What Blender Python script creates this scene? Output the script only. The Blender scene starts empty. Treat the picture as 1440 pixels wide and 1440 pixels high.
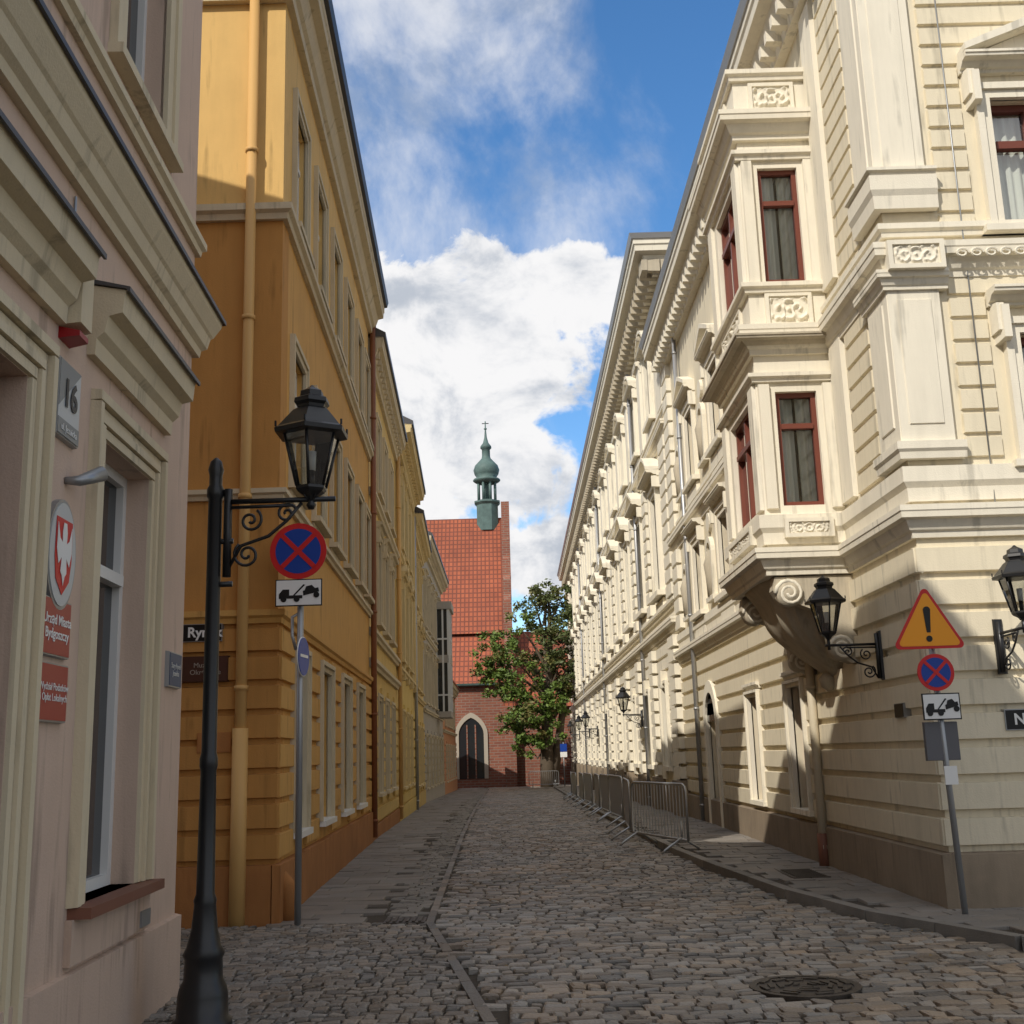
import bpy, math, random, bmesh
from mathutils import Vector, Matrix
random.seed(7)
scene=bpy.context.scene
scene.view_settings.view_transform='Standard'
scene.view_settings.look='None'
scene.view_settings.exposure=0

# ------------------------------------------------------------------ materials
def newmat(name):
    m=bpy.data.materials.new(name); m.use_nodes=True
    nt=m.node_tree; p=nt.nodes['Principled BSDF']
    return m,nt,p
def L(nt,a,b): nt.links.new(a,b)
def mth(nt,op,a,b=None,c=None,clamp=False):
    n=nt.nodes.new('ShaderNodeMath'); n.operation=op; n.use_clamp=clamp
    for i,v in enumerate((a,b,c)):
        if v is None: continue
        if isinstance(v,(int,float)): n.inputs[i].default_value=v
        else: L(nt,v,n.inputs[i])
    return n.outputs[0]
def noise(nt,vec,scale,detail=3,rough=.55,dist=0):
    n=nt.nodes.new('ShaderNodeTexNoise'); n.inputs['Scale'].default_value=scale
    n.inputs['Detail'].default_value=detail; n.inputs['Roughness'].default_value=rough
    n.inputs['Distortion'].default_value=dist
    L(nt,vec,n.inputs['Vector']); return n.outputs['Fac']
def mapping(nt,vec,sc=(1,1,1),rot=(0,0,0),loc=(0,0,0)):
    n=nt.nodes.new('ShaderNodeMapping'); n.inputs['Scale'].default_value=sc
    n.inputs['Rotation'].default_value=rot; n.inputs['Location'].default_value=loc
    L(nt,vec,n.inputs['Vector']); return n.outputs[0]
def smooth(nt,v,a,c):
    m=nt.nodes.new('ShaderNodeMapRange'); m.interpolation_type='SMOOTHSTEP'; L(nt,v,m.inputs[0]); m.inputs[1].default_value=a; m.inputs[2].default_value=c; return m.outputs[0]
def M(name,col,rough=.85,var=.18,scale=1.2,bump=.15,bscale=70,streak=.0,metal=0,island=0,spec=.3,low=0,warm=None):
    m,nt,p=newmat(name)
    if not bump and not streak and not island:
        var=0
    p.inputs['Roughness'].default_value=rough; p.inputs['Metallic'].default_value=metal
    p.inputs['Specular IOR Level'].default_value=spec
    if var==0 and not streak and not island:
        p.inputs['Base Color'].default_value=(*col,1); return m
    tc=nt.nodes.new('ShaderNodeTexCoord').outputs['Object']
    f=noise(nt,tc,scale,4,.6)
    v=mth(nt,'MULTIPLY_ADD',f,2*var,1-var)
    if streak:
        s=noise(nt,mapping(nt,tc,(4,4,.35)),1.6,3,.65)
        sv=mth(nt,'MULTIPLY_ADD',s,2*streak,1-streak)
        v=mth(nt,'MULTIPLY',v,sv)
        st=smooth(nt,mth(nt,'MULTIPLY',s,mth(nt,'ADD',f,.5)),.54,.76)
        v=mth(nt,'MULTIPLY',v,mth(nt,'MULTIPLY_ADD',st,-.34,1))
    g=None
    if island:
        g=nt.nodes.new('ShaderNodeNewGeometry')
        iv=mth(nt,'MULTIPLY_ADD',g.outputs['Random Per Island'],2*island,1-island)
        v=mth(nt,'MULTIPLY',v,iv)
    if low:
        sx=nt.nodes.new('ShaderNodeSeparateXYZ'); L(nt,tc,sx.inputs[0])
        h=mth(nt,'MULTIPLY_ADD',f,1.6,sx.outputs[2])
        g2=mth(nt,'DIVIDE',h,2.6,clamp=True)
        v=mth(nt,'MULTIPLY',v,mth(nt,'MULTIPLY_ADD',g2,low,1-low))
    mx=nt.nodes.new('ShaderNodeVectorMath'); mx.operation='SCALE'
    mx.inputs[0].default_value=col
    if warm:
        r=nt.nodes.new('ShaderNodeMixRGB'); r.inputs[1].default_value=(*col,1); r.inputs[2].default_value=(*warm,1)
        wn=noise(nt,tc,.45,3,.6); fr=mth(nt,'FRACT',mth(nt,'MULTIPLY',g.outputs['Random Per Island'],7.31)) if g else wn
        ff=mth(nt,'ADD',mth(nt,'MULTIPLY_ADD',wn,2.2,-.85),mth(nt,'MULTIPLY_ADD',fr,.9,-.3),clamp=True)
        L(nt,ff,r.inputs[0]); L(nt,r.outputs[0],mx.inputs[0])
    L(nt,v,mx.inputs['Scale'])
    L(nt,mx.outputs[0],p.inputs['Base Color'])
    if bump:
        b=nt.nodes.new('ShaderNodeBump'); b.inputs['Strength'].default_value=bump; b.inputs['Distance'].default_value=.02
        L(nt,noise(nt,tc,bscale,2),b.inputs['Height']); L(nt,b.outputs[0],p.inputs['Normal'])
    return m
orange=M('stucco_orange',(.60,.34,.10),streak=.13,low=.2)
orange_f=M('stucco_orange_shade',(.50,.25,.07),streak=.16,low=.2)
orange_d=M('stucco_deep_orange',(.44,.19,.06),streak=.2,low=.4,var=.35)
yelupper=M('stucco_light_ochre',(.68,.44,.16),streak=.1)
trimL=M('trim_beige',(.58,.49,.34),streak=.14)
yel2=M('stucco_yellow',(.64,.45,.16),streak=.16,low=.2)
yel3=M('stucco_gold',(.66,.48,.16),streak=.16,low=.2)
trim3=M('trim_yellow',(.64,.50,.26),streak=.16)
greyb=M('stucco_grey',(.42,.38,.33),streak=.15)
orange5=M('stucco_brick_orange',(.55,.27,.14),streak=.15)
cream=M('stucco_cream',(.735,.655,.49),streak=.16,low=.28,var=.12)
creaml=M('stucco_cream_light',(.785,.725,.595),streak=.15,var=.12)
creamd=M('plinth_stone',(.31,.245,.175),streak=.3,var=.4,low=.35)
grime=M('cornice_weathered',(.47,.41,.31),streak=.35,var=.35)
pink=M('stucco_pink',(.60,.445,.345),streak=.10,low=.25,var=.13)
pinkt=M('trim_cream',(.64,.545,.38),streak=.11,var=.12)
rooftin=M('roof_sheet_metal',(.09,.085,.085),rough=.45,metal=.4,bump=0)
zinc=M('gutter_zinc',(.40,.40,.40),rough=.45,metal=.6,bump=0)
pipeo=M('pipe_painted_ochre',(.60,.36,.13),rough=.5,bump=0)
pipec=M('pipe_painted_cream',(.56,.49,.36),rough=.5,bump=0)
whitef=M('frame_white',(.72,.71,.68),rough=.4,bump=0)
brownf=M('frame_brown',(.17,.05,.032),rough=.45,bump=0)
sillb=M('sill_brown',(.20,.085,.055),rough=.5,bump=0)
blackm=M('cast_iron_black',(.012,.012,.013),rough=.38,bump=0,spec=.5)
greym=M('steel_grey',(.33,.34,.35),rough=.4,metal=.6,bump=0)
galv=M('galvanised_steel',(.42,.43,.44),rough=.42,metal=.8,bump=0)
darkin=M('dark_interior',(.012,.012,.013),rough=.9,bump=0)
curt=M('curtain_fabric',(.66,.66,.58),rough=.9,bump=0)
redp=M('sign_red',(.55,.02,.02),rough=.4,bump=0)
plaq=M('plaque_red_enamel',(.30,.008,.01),rough=.3,bump=0,spec=.35)
bluep=M('sign_blue',(.01,.05,.30),rough=.4,bump=0)
whitep=M('sign_white',(.75,.75,.73),rough=.4,bump=0)
platew=M('plate_grey_white',(.52,.53,.52),rough=.4,bump=0)
plateg=M('plate_grey',(.20,.21,.21),rough=.35,bump=0)
navy=M('plate_navy',(.02,.05,.12),rough=.45,bump=0)
orangep=M('sign_orange',(.85,.33,.015),rough=.4,bump=0)
blackp=M('sign_black',(.01,.01,.01),rough=.4,bump=0)
brownp=M('sign_brown',(.07,.03,.02),rough=.4,bump=0)
pipebr=M('pipe_brown',(.24,.09,.04),bump=0,rough=.5)
chimb=M('chimney_brick',(.3,.12,.07),bump=.2)
sett=M('granite_setts',(.205,.188,.165),rough=.5,var=.42,scale=.55,bump=.6,bscale=40,island=.45,spec=.5,warm=(.225,.165,.11))
sett2=M('small_setts',(.17,.157,.14),rough=.55,var=.38,scale=.8,bump=.6,bscale=45,island=.38,spec=.45,warm=(.19,.15,.11))
slab=M('paving_slabs',(.215,.195,.172),rough=.65,var=.36,scale=1.1,bump=.35,bscale=35,island=.14,spec=.35,warm=(.20,.17,.14))
mortar=M('ground_dirt',(.065,.054,.042),rough=.95,var=.35,scale=2,bump=.5,bscale=30)
kerbm=M('kerb_granite',(.21,.192,.168),rough=.65,var=.35,scale=3,bump=.3,island=.25)
ironm=M('cast_iron_cover',(.075,.062,.05),rough=.5,metal=.5,var=.4,scale=6,bump=.3)
coppg=M('copper_patina',(.095,.15,.14),rough=.6,var=.5,scale=2,bump=.2,bscale=10)
bark=M('bark',(.11,.085,.06),rough=.95,var=.3,scale=4,bump=.6,bscale=12)
archm=M('arch_plaster',(.42,.37,.30),bump=0)

def brickmat(name,c1,c2,mc,w,h,axis='x',ms=.015,bumpd=.6,off=.5):
    m,nt,p=newmat(name)
    tc=nt.nodes.new('ShaderNodeTexCoord').outputs['Object']
    sx=nt.nodes.new('ShaderNodeSeparateXYZ'); L(nt,tc,sx.inputs[0])
    cb=nt.nodes.new('ShaderNodeCombineXYZ')
    add=mth(nt,'ADD',sx.outputs[0],sx.outputs[1]) if axis=='xy' else sx.outputs[0]
    L(nt,add,cb.inputs[0]); L(nt,sx.outputs[2],cb.inputs[1])
    br=nt.nodes.new('ShaderNodeTexBrick'); L(nt,cb.outputs[0],br.inputs['Vector']); br.offset=off
    br.inputs['Scale'].default_value=1; br.inputs['Brick Width'].default_value=w; br.inputs['Row Height'].default_value=h
    br.inputs['Mortar Size'].default_value=ms
    br.inputs['Color1'].default_value=(*c1,1); br.inputs['Color2'].default_value=(*c2,1); br.inputs['Mortar'].default_value=(*mc,1)
    n=noise(nt,tc,.35,5,.65); v=mth(nt,'MULTIPLY_ADD',n,.9,.55)
    mx=nt.nodes.new('ShaderNodeVectorMath'); mx.operation='SCALE'
    L(nt,br.outputs['Color'],mx.inputs[0]); L(nt,v,mx.inputs['Scale']); L(nt,mx.outputs[0],p.inputs['Base Color'])
    b=nt.nodes.new('ShaderNodeBump'); b.inputs['Strength'].default_value=bumpd; b.inputs['Distance'].default_value=.03; b.invert=True
    L(nt,br.outputs['Fac'],b.inputs['Height']); L(nt,b.outputs[0],p.inputs['Normal'])
    p.inputs['Roughness'].default_value=.85
    return m
brick=brickmat('church_brick',(.28,.10,.06),(.21,.07,.045),(.25,.18,.14),.6,.2,'xy',.025)
rooft=brickmat('roof_tiles_red',(.37,.10,.045),(.30,.08,.04),(.17,.05,.03),.34,.42,'x',.05,.8,0)

def glassdark():
    m,nt,p=newmat('window_glass_dark')
    p.inputs['Base Color'].default_value=(.02,.024,.028,1); p.inputs['Roughness'].default_value=.04
    p.inputs['Specular IOR Level'].default_value=.8
    tc=nt.nodes.new('ShaderNodeTexCoord').outputs['Object']
    b=nt.nodes.new('ShaderNodeBump'); b.inputs['Strength'].default_value=.12; b.inputs['Distance'].default_value=.05
    L(nt,noise(nt,tc,1.3,1),b.inputs['Height']); L(nt,b.outputs[0],p.inputs['Normal'])
    return m
gd=glassdark()
def glassclear(name,tint=(.8,.85,.85),refl=.18):
    m=bpy.data.materials.new(name); m.use_nodes=True; nt=m.node_tree
    nt.nodes.remove(nt.nodes['Principled BSDF'])
    out=[n for n in nt.nodes if n.type=='OUTPUT_MATERIAL'][0]
    t=nt.nodes.new('ShaderNodeBsdfTransparent'); t.inputs[0].default_value=(*tint,1)
    g=nt.nodes.new('ShaderNodeBsdfGlossy'); g.inputs['Roughness'].default_value=.03
    fr=nt.nodes.new('ShaderNodeFresnel'); fr.inputs[0].default_value=1.5
    f=mth(nt,'ADD',fr.outputs[0],refl-.04,clamp=True)
    mx=nt.nodes.new('ShaderNodeMixShader'); L(nt,f,mx.inputs[0]); L(nt,t.outputs[0],mx.inputs[1]); L(nt,g.outputs[0],mx.inputs[2])
    L(nt,mx.outputs[0],out.inputs[0]); return m
gc=glassclear('window_glass_clear',(.9,.93,.93),.12)
gl=glassclear('lantern_glass',(.86,.87,.85),.14)

# ------------------------------------------------------------------ builder
class Bd:
    def __init__(s,name):
        s.e=bpy.data.objects.new(name,None); scene.collection.objects.link(s.e)
        s.e.empty_display_size=.3; s.parts={}
    def add(s,part,mat,vs,fs,sm=False):
        k=(part,mat.name,sm)
        V,F=s.parts.setdefault(k,([],[])); o=len(V)
        V.extend(vs); F.extend([tuple(i+o for i in f) for f in fs])
    def done(s):
        for (part,mn,sm),(V,F) in s.parts.items():
            me=bpy.data.meshes.new(part); me.from_pydata([tuple(v) for v in V],[],F)
            bm=bmesh.new(); bm.from_mesh(me); bmesh.ops.recalc_face_normals(bm,faces=bm.faces); bm.to_mesh(me); bm.free()
            me.materials.append(bpy.data.materials[mn])
            if sm: me.polygons.foreach_set('use_smooth',[True]*len(me.polygons))
            ob=bpy.data.objects.new(part,me); scene.collection.objects.link(ob); ob.parent=s.e
        return s.e
class Fr:
    def __init__(s,o,d,n):
        d=Vector(d).normalized(); n=Vector(n).normalized(); s.o=Vector(o); s.d=d; s.n=n
    def P(s,a,d,z):
        v=s.o+s.d*a+s.n*d; return (v.x,v.y,z)
BF=[(0,1,2,3),(4,5,6,7),(0,1,5,4),(1,2,6,5),(2,3,7,6),(3,0,4,7)]
def box(b,fr,a0,a1,d0,d1,z0,z1,mat,part='body',bev=0):
    i=bev
    vs=[fr.P(a0,d0,z0),fr.P(a1,d0,z0),fr.P(a1,d0,z1),fr.P(a0,d0,z1),
        fr.P(a0+i,d1,z0+i),fr.P(a1-i,d1,z0+i),fr.P(a1-i,d1,z1-i),fr.P(a0+i,d1,z1-i)]
    b.add(part,mat,vs,BF)
def free(a,b_,blk):
    out=[];cur=a
    for x,y in sorted(blk):
        if y<=cur: continue
        if x>=b_: break
        if x>cur: out.append((cur,min(x,b_)))
        cur=max(cur,y)
    if cur<b_: out.append((cur,b_))
    return out
def wall(b,fr,a0,a1,z0,z1,ops,mat,th=.35,part='walls'):
    zs=sorted({z0,z1}|{z for o in ops for z in o[2:4] if z0<z<z1})
    for c,d in zip(zs,zs[1:]):
        m=(c+d)/2
        for x,y in free(a0,a1,[(o[0],o[1]) for o in ops if o[2]<m<o[3]]):
            box(b,fr,x,y,-th,0,c,d,mat,part)
def courses(b,fr,a0,a1,z0,z1,ops,h,gap,mat,d=.04,pad=.0,part='rustication'):
    n=max(1,round((z1-z0)/h)); h=(z1-z0)/n
    for k in range(n):
        c=z0+k*h+gap/2; e=z0+(k+1)*h-gap/2
        for x,y in free(a0,a1,[(o[0]-pad,o[1]+pad) for o in ops if o[2]-pad<e and o[3]+pad>c]):
            if y-x>.05: box(b,fr,x,y,-.02,d,c,e,mat,part,bev=min(.015,h*.1))
def window(b,fr,o,fm=None,depth=.2,bars=1,trans=(.62,),clear=False,fw=.065,curtain=True,mat=None):
    fm=fm or whitef
    a0,a1,z0,z1=o; D=-depth
    box(b,fr,a0,a0+fw,D-.03,D+.05,z0,z1,fm,'window_frames')
    box(b,fr,a1-fw,a1,D-.03,D+.05,z0,z1,fm,'window_frames')
    box(b,fr,a0+fw,a1-fw,D-.03,D+.05,z0,z0+fw,fm,'window_frames')
    box(b,fr,a0+fw,a1-fw,D-.03,D+.05,z1-fw,z1,fm,'window_frames')
    for i in range(bars):
        c=a0+(a1-a0)*(i+1)/(bars+1); box(b,fr,c-fw*.55,c+fw*.55,D-.025,D+.06,z0+fw,z1-fw,fm,'window_frames')
    for t in trans:
        c=z0+(z1-z0)*t; box(b,fr,a0+fw,a1-fw,D-.02,D+.075,c-fw*.55,c+fw*.55,fm,'window_frames')
    q=[fr.P(a0,D,z0),fr.P(a1,D,z0),fr.P(a1,D,z1),fr.P(a0,D,z1)]
    b.add('window_glass',(mat or (gc if clear else gd)),q,[(0,1,2,3)])
    if clear:
        box(b,fr,a0-.05,a1+.05,D-.5,D-.45,z0-.05,z1+.05,darkin,'interior')
        if curtain:
            n=40; w=(a1-a0); vs=[];fs=[]
            for i in range(n+1):
                t=i/n; dd=D-.10+.025*math.sin(t*w*55)+.01*math.sin(t*w*23+1)
                vs+= [fr.P(a0+w*t,dd,z0),fr.P(a0+w*t,dd,z1)]
            for i in range(n):
                t=(i+.5)/n
                if .47<t<.54: continue
                fs.append((2*i,2*i+2,2*i+3,2*i+1))
            b.add('curtains',curt,vs,fs,True)
def surround(b,fr,o,w,d,mat,bottom=False,part='window_surrounds'):
    a0,a1,z0,z1=o; h=w*.55
    box(b,fr,a0-h,a0,-.02,d,z0,z1,mat,part); box(b,fr,a1,a1+h,-.02,d,z0,z1,mat,part)
    box(b,fr,a0-h,a1+h,-.02,d,z1,z1+h,mat,part)
    e=d*1.6
    box(b,fr,a0-w,a0-h,-.02,e,z0,z1+h,mat,part); box(b,fr,a1+h,a1+w,-.02,e,z0,z1+h,mat,part)
    box(b,fr,a0-w,a1+w,-.02,e,z1+h,z1+w,mat,part)
    if bottom: box(b,fr,a0-w,a1+w,-.02,d,z0-w,z0,mat,part)
def sill(b,fr,o,ext,d,mat,h=.07,part='sills'):
    box(b,fr,o[0]-ext,o[1]+ext,-.15,d,o[2]-h,o[2]+.002,mat,part)
def cprof(z0,h,p):
    return [(-.06,z0),(p*.25,z0),(p*.28,z0+.18*h),(p*.42,z0+.24*h),(p*.55,z0+.42*h),(p*.62,z0+.55*h),(p*.93,z0+.6*h),(p*.95,z0+.78*h),(p,z0+.82*h),(p,z0+h),(-.06,z0+h+.03)]
def beltp(z0,h,p): return [(-.06,z0),(p*.5,z0),(p*.6,z0+.35*h),(p,z0+.5*h),(p,z0+.9*h),(-.06,z0+h)]
def sweep(b,part,mat,path,side,prof):
    pts=[Vector(p) for p in path]; n=len(pts); rings=[]
    segn=[]
    for i in range(n-1):
        t=(pts[i+1]-pts[i]).normalized(); segn.append(Vector((t.y,-t.x))*side)
    for i in range(n):
        if i==0: m=segn[0]
        elif i==n-1: m=segn[-1]
        else:
            a,c=segn[i-1],segn[i]; m=(a+c); m=m/(m.length_squared/2) if m.length>1e-6 else a
        rings.append([(pts[i].x+m.x*d,pts[i].y+m.y*d,z) for d,z in prof])
    vs=[v for r in rings for v in r]; k=len(prof); fs=[]
    for i in range(n-1):
        for j in range(k):
            j2=(j+1)%k; fs.append((i*k+j,i*k+j2,(i+1)*k+j2,(i+1)*k+j))
    fs.append(tuple(range(k))); fs.append(tuple((n-1)*k+j for j in range(k)))
    b.add(part,mat,vs,fs)
def fsweep(b,part,mat,fr,a0,a1,prof):
    vs=[fr.P(a0,d,z) for d,z in prof]+[fr.P(a1,d,z) for d,z in prof]; k=len(prof)
    fs=[(j,(j+1)%k,(j+1)%k+k,j+k) for j in range(k)]+[tuple(range(k)),tuple(range(k,2*k))]
    b.add(part,mat,vs,fs)
def prism(b,fr,pts,d0,d1,mat,part):
    k=len(pts); vs=[fr.P(a,d0,z) for a,z in pts]+[fr.P(a,d1,z) for a,z in pts]
    fs=[(j,(j+1)%k,(j+1)%k+k,j+k) for j in range(k)]+[tuple(range(k)),tuple(range(k,2*k))]
    b.add(part,mat,vs,fs)
def hood(b,fr,o,w,mat,kind='flat',gap=.12,p=.25,part='window_hoods'):
    a0=o[0]-w; a1=o[1]+w; z=o[3]+gap; c=(a0+a1)/2
    fsweep(b,part,mat,fr,a0,a1,cprof(z,.16,p))
    for s in (a0+.02,a1-.14):
        box(b,fr,s,s+.12,-.02,p*.6,z-.32,z+.02,mat,part,bev=.02)
    if kind=='tri':
        h=(a1-a0)*.2; t=.08; y=z+.16
        prism(b,fr,[(a0+.04,y+.0),(a1-.04,y),(c,y+h)],-.02,p*.35,mat,part)
        prism(b,fr,[(a0,y+.01),(a0+.001,y+.01+t),(c,y+h+t+.02),(c,y+h)],-.02,p,mat,part)
        prism(b,fr,[(a1,y+.01),(a1-.001,y+.01+t),(c+.002,y+h+t+.02),(c+.002,y+h)],-.02,p,mat,part)
    if kind=='seg':
        y=z+.16; h=(a1-a0)*.22; n=8; pi_=[];po=[]
        for i in range(n+1):
            t=i/n; x=a0+(a1-a0)*t; zz=y+.01+h*math.sin(math.pi*t); pi_.append((x,zz)); po.append((x,zz+.09))
        prism(b,fr,pi_,-.02,p*.35,mat,part)
        for i in range(n): prism(b,fr,[pi_[i],pi_[i+1],po[i+1],po[i]],-.02,p,mat,part)
def archring(b,fr,c,zs,r0,r1,d0,d1,mat,part='arches',n=12,point=0):
    def pt(r,t):
        x=-math.cos(math.pi*t)*r; z=math.sin(math.pi*t)*r
        if point: z=z*(1+point*(1-abs(x)/r))
        return (c+x,zs+z)
    for i in range(n):
        prism(b,fr,[pt(r0,i/n),pt(r0,(i+1)/n),pt(r1,(i+1)/n),pt(r1,i/n)],d0,d1,mat,part)
def relief(b,fr,a0,a1,z0,z1,d,mat,amp=.045,part='relief_panels',nx=44,nz=26):
    vs=[];fs=[];c=(a0+a1)/2;w=(a1-a0)/2;h=(z1-z0)/2;zc=(z0+z1)/2
    for j in range(nz+1):
        for i in range(nx+1):
            x=-1+2*i/nx;y=-1+2*j/nz; ax=abs(x)
            r=math.hypot((ax-.5)*w/h*1.0,y*.9); th=math.atan2(y,ax-.5)
            v=math.sin(9.5*r-th*1.0+.6)*.7+.4*math.sin(x*17*w/h*.6)*math.sin(y*9+ax*5)
            r2=math.hypot(ax*w/h,y); v2=math.cos(r2*9)
            hgt=max(0,v)*(1 if ax>.22 else 0)+max(0,v2)*(1 if ax<=.22 else 0)
            hgt*= 1 if (ax<.92 and abs(y)<.88) else 0
            vs.append(fr.P(c+x*w,d+amp*hgt,zc+y*h))
    for j in range(nz):
        for i in range(nx):
            q=j*(nx+1)+i; fs.append((q,q+1,q+nx+2,q+nx+1))
    b.add(part,mat,vs,fs,True)
    f=.05
    box(b,fr,a0-f,a0,-.0,d+.03,z0-f,z1+f,mat,part);box(b,fr,a1,a1+f,0,d+.03,z0-f,z1+f,mat,part)
    box(b,fr,a0,a1,0,d+.03,z0-f,z0,mat,part);box(b,fr,a0,a1,0,d+.03,z1,z1+f,mat,part)
def tube(b,pts,r,mat,part,n=8,cap=True):
    pts=[Vector(p) for p in pts]; rr=r if isinstance(r,(list,tuple)) else [r]*len(pts)
    vs=[];fs=[];N=len(pts); up=None
    for i,p in enumerate(pts):
        t=(pts[min(i+1,N-1)]-pts[max(i-1,0)]).normalized()
        if up is None:
            ref=Vector((0,0,1)) if abs(t.z)<.9 else Vector((1,0,0)); up=(ref-t*ref.dot(t)).normalized()
        else:
            up=(up-t*up.dot(t)); 
            up=up.normalized() if up.length>1e-5 else Vector((1,0,0))
        sd=t.cross(up)
        for k in range(n):
            a=2*math.pi*k/n; vs.append(p+up*math.cos(a)*rr[i]+sd*math.sin(a)*rr[i])
    for i in range(N-1):
        for k in range(n): fs.append((i*n+k,i*n+(k+1)%n,(i+1)*n+(k+1)%n,(i+1)*n+k))
    if cap: fs.append(tuple(range(n)));fs.append(tuple((N-1)*n+k for k in range(n)))
    b.add(part,mat,vs,fs,n>5)
def lathe(b,prof,x,y,mat,part,n=16,sm=True,rot=0):
    vs=[];fs=[]
    for r,z in prof:
        for k in range(n):
            a=2*math.pi*k/n+rot; vs.append((x+r*math.cos(a),y+r*math.sin(a),z))
    m=len(prof)
    for i in range(m-1):
        for k in range(n): fs.append((i*n+k,i*n+(k+1)%n,(i+1)*n+(k+1)%n,(i+1)*n+k))
    fs.append(tuple(range(n)));fs.append(tuple((m-1)*n+k for k in range(n)))
    b.add(part,mat,vs,fs,sm)
def text(parent,body,size,fr,a,d,z,mat,name='lettering',bold=.0,sx=1):
    cu=bpy.data.curves.new(name,'FONT'); cu.body=body; cu.size=size; cu.align_x='CENTER'; cu.align_y='CENTER'; cu.extrude=.001; cu.offset=bold
    ob=bpy.data.objects.new(name,cu); scene.collection.objects.link(ob); cu.materials.append(mat)
    X=fr.d; Z=fr.n; Y=Vector((0,0,1))
    m=Matrix(((X.x,Y.x,Z.x,0),(X.y,Y.y,Z.y,0),(X.z,Y.z,Z.z,0),(0,0,0,1)))
    ob.matrix_world=Matrix.Translation(fr.P(a,d,z))@m@Matrix.Diagonal((sx,1,1,1))
    ob.parent=parent
def poly(b,fr,pts,d,mat,part,th=.002): prism(b,fr,pts,d-th,d,mat,part)
def circ(c,z,r,n=32,rx=None): 
    rx=rx or r
    return [(c+rx*math.cos(2*math.pi*i/n),z+r*math.sin(2*math.pi*i/n)) for i in range(n)]

# ------------------------------------------------------------------ frames
FL=Fr((-2.095,0,0),(-.04,1,0),(1,.04,0))
FP=Fr((-2.22,0,0),(-.04,1,0),(1,.04,0))
FR=Fr((4.12,0,0),(0,1,0),(-1,0,0))
FA=Fr((0,11.46,0),(1,0,0),(0,-1,0))
F1=Fr((0,12.36,0),(1,0,0),(0,-1,0))
def pL(y,x0=-2.095): return (x0-.04*y,y)
def zg(y): return -.012*(y-25) if y>25 else 0.

def shell(b,pts,z0,z1,mat,th=.3):
    for (x0,y0),(x1,y1) in zip(pts,pts[1:]):
        d=Vector((x1-x0,y1-y0,0)); l=d.length; n=Vector((d.y,-d.x,0))
        box(b,Fr((x0,y0,0),d,n),0,l,-th,0,z0,z1,mat,'rear_walls')
def gable(b,fr,a0,a1,dep,z,rise,ov,mat,part='roof'):
    t=.12
    vs=[];fs=[]
    for a in (a0,a1):
        vs+=[fr.P(a,ov,z),fr.P(a,-dep/2,z+rise),fr.P(a,-dep-ov,z),fr.P(a,-dep-ov,z-t),fr.P(a,ov,z-t)]
    fs=[(0,1,6,5),(1,2,7,6),(2,3,8,7),(3,4,9,8),(4,0,5,9),(0,1,2,3,4),(5,6,7,8,9)]
    b.add(part,mat,vs,fs)
def downpipe(b,x,y,z0,z1,mat,r=.055,part='drainpipe'):
    tube(b,[(x,y,z0),(x,y,z1)],r,mat,part,10)
    z=z0+.3
    while z<z1:
        tube(b,[(x,y,z),(x,y,z+.05)],r*1.25,mat,part,10); z+=2.1

# ================================================================== PINK HOUSE
b=Bd('pink_townhouse'); E=8.8; PZ=10.45
door=(4.3,5.5,.15,3.6); w1=(6.7,7.72,.9,3.6); w1u=(6.7,7.72,6.15,8.4)
ops=[door,w1,w1u]
wall(b,FP,-.5,E,-.2,PZ,ops,pink)
shell(b,[FP.P(E,-.36,0)[:2],(-11.5,8.45),(-11.5,-.5)],-.2,PZ,pink)
box(b,FP,-.5,E+.05,-.01,.04,-.2,.57,pink,'plinth',bev=.01)
window(b,FP,w1,depth=.2,bars=0,trans=(.73,),fw=.07)
window(b,FP,door,depth=.25,bars=1,trans=(.8,),fm=brownf)
window(b,FP,w1u,depth=.2,bars=1,trans=(.68,))
for w in (door,w1):
    a0,a1,z0,z1=w
    for i,(o0,o1,dd) in enumerate(((0,.07,.025),(.07,.13,.045),(.13,.18,.03),(.18,.25,.065))):
        zb=z0 if w is w1 else .0
        box(b,FP,a0-o1,a0-o0,-.02,dd,zb,z1+o0,pinkt,'window_surrounds',bev=.006)
        box(b,FP,a1+o0,a1+o1,-.02,dd,zb,z1+o0,pinkt,'window_surrounds',bev=.006)
        box(b,FP,a0-o1,a1+o1,-.02,dd,z1+o0,z1+o1,pinkt,'window_surrounds',bev=.006)
    fsweep(b,'window_hoods',pinkt,FP,a0-.36,a1+.36,[(-.02,z1+.42),(.05,z1+.42),(.055,z1+.52),(.10,z1+.56),(.12,z1+.66),(.20,z1+.68),(.21,z1+.80),(.22,z1+.82),(-.02,z1+.86)])
    fsweep(b,'hood_flashing',rooftin,FP,a0-.38,a1+.38,[(.0,z1+.862),(.225,z1+.822),(.228,z1+.805),(.245,z1+.805),(.245,z1+.835),(0,z1+.89)])
surround(b,FP,w1u,.24,.035,pinkt); sill(b,FP,w1u,.26,.1,pinkt)
box(b,FP,w1[0]-.25,w1[1]+.25,-.02,.04,.60,.84,pink,'window_surrounds')
box(b,FP,w1[0]-.22,w1[1]+.27,-.19,.13,.84,.9,sillb,'sills')
fx=pL(E,-2.22)
path=[pL(-.5,-2.22),fx,(fx[0]-3,fx[1])]
sweep(b,'string_course',pinkt,path,1,[(-.05,4.90),(.05,4.90),(.06,4.96),(.1,4.99),(.12,5.08),(.14,5.10),(.19,5.2),(.2,5.26),(-.05,5.3)])
sweep(b,'course_flashing',rooftin,path,1,[(-.04,5.302),(.205,5.262),(.205,5.24),(.225,5.24),(.225,5.275),(-.04,5.33)])
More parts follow.
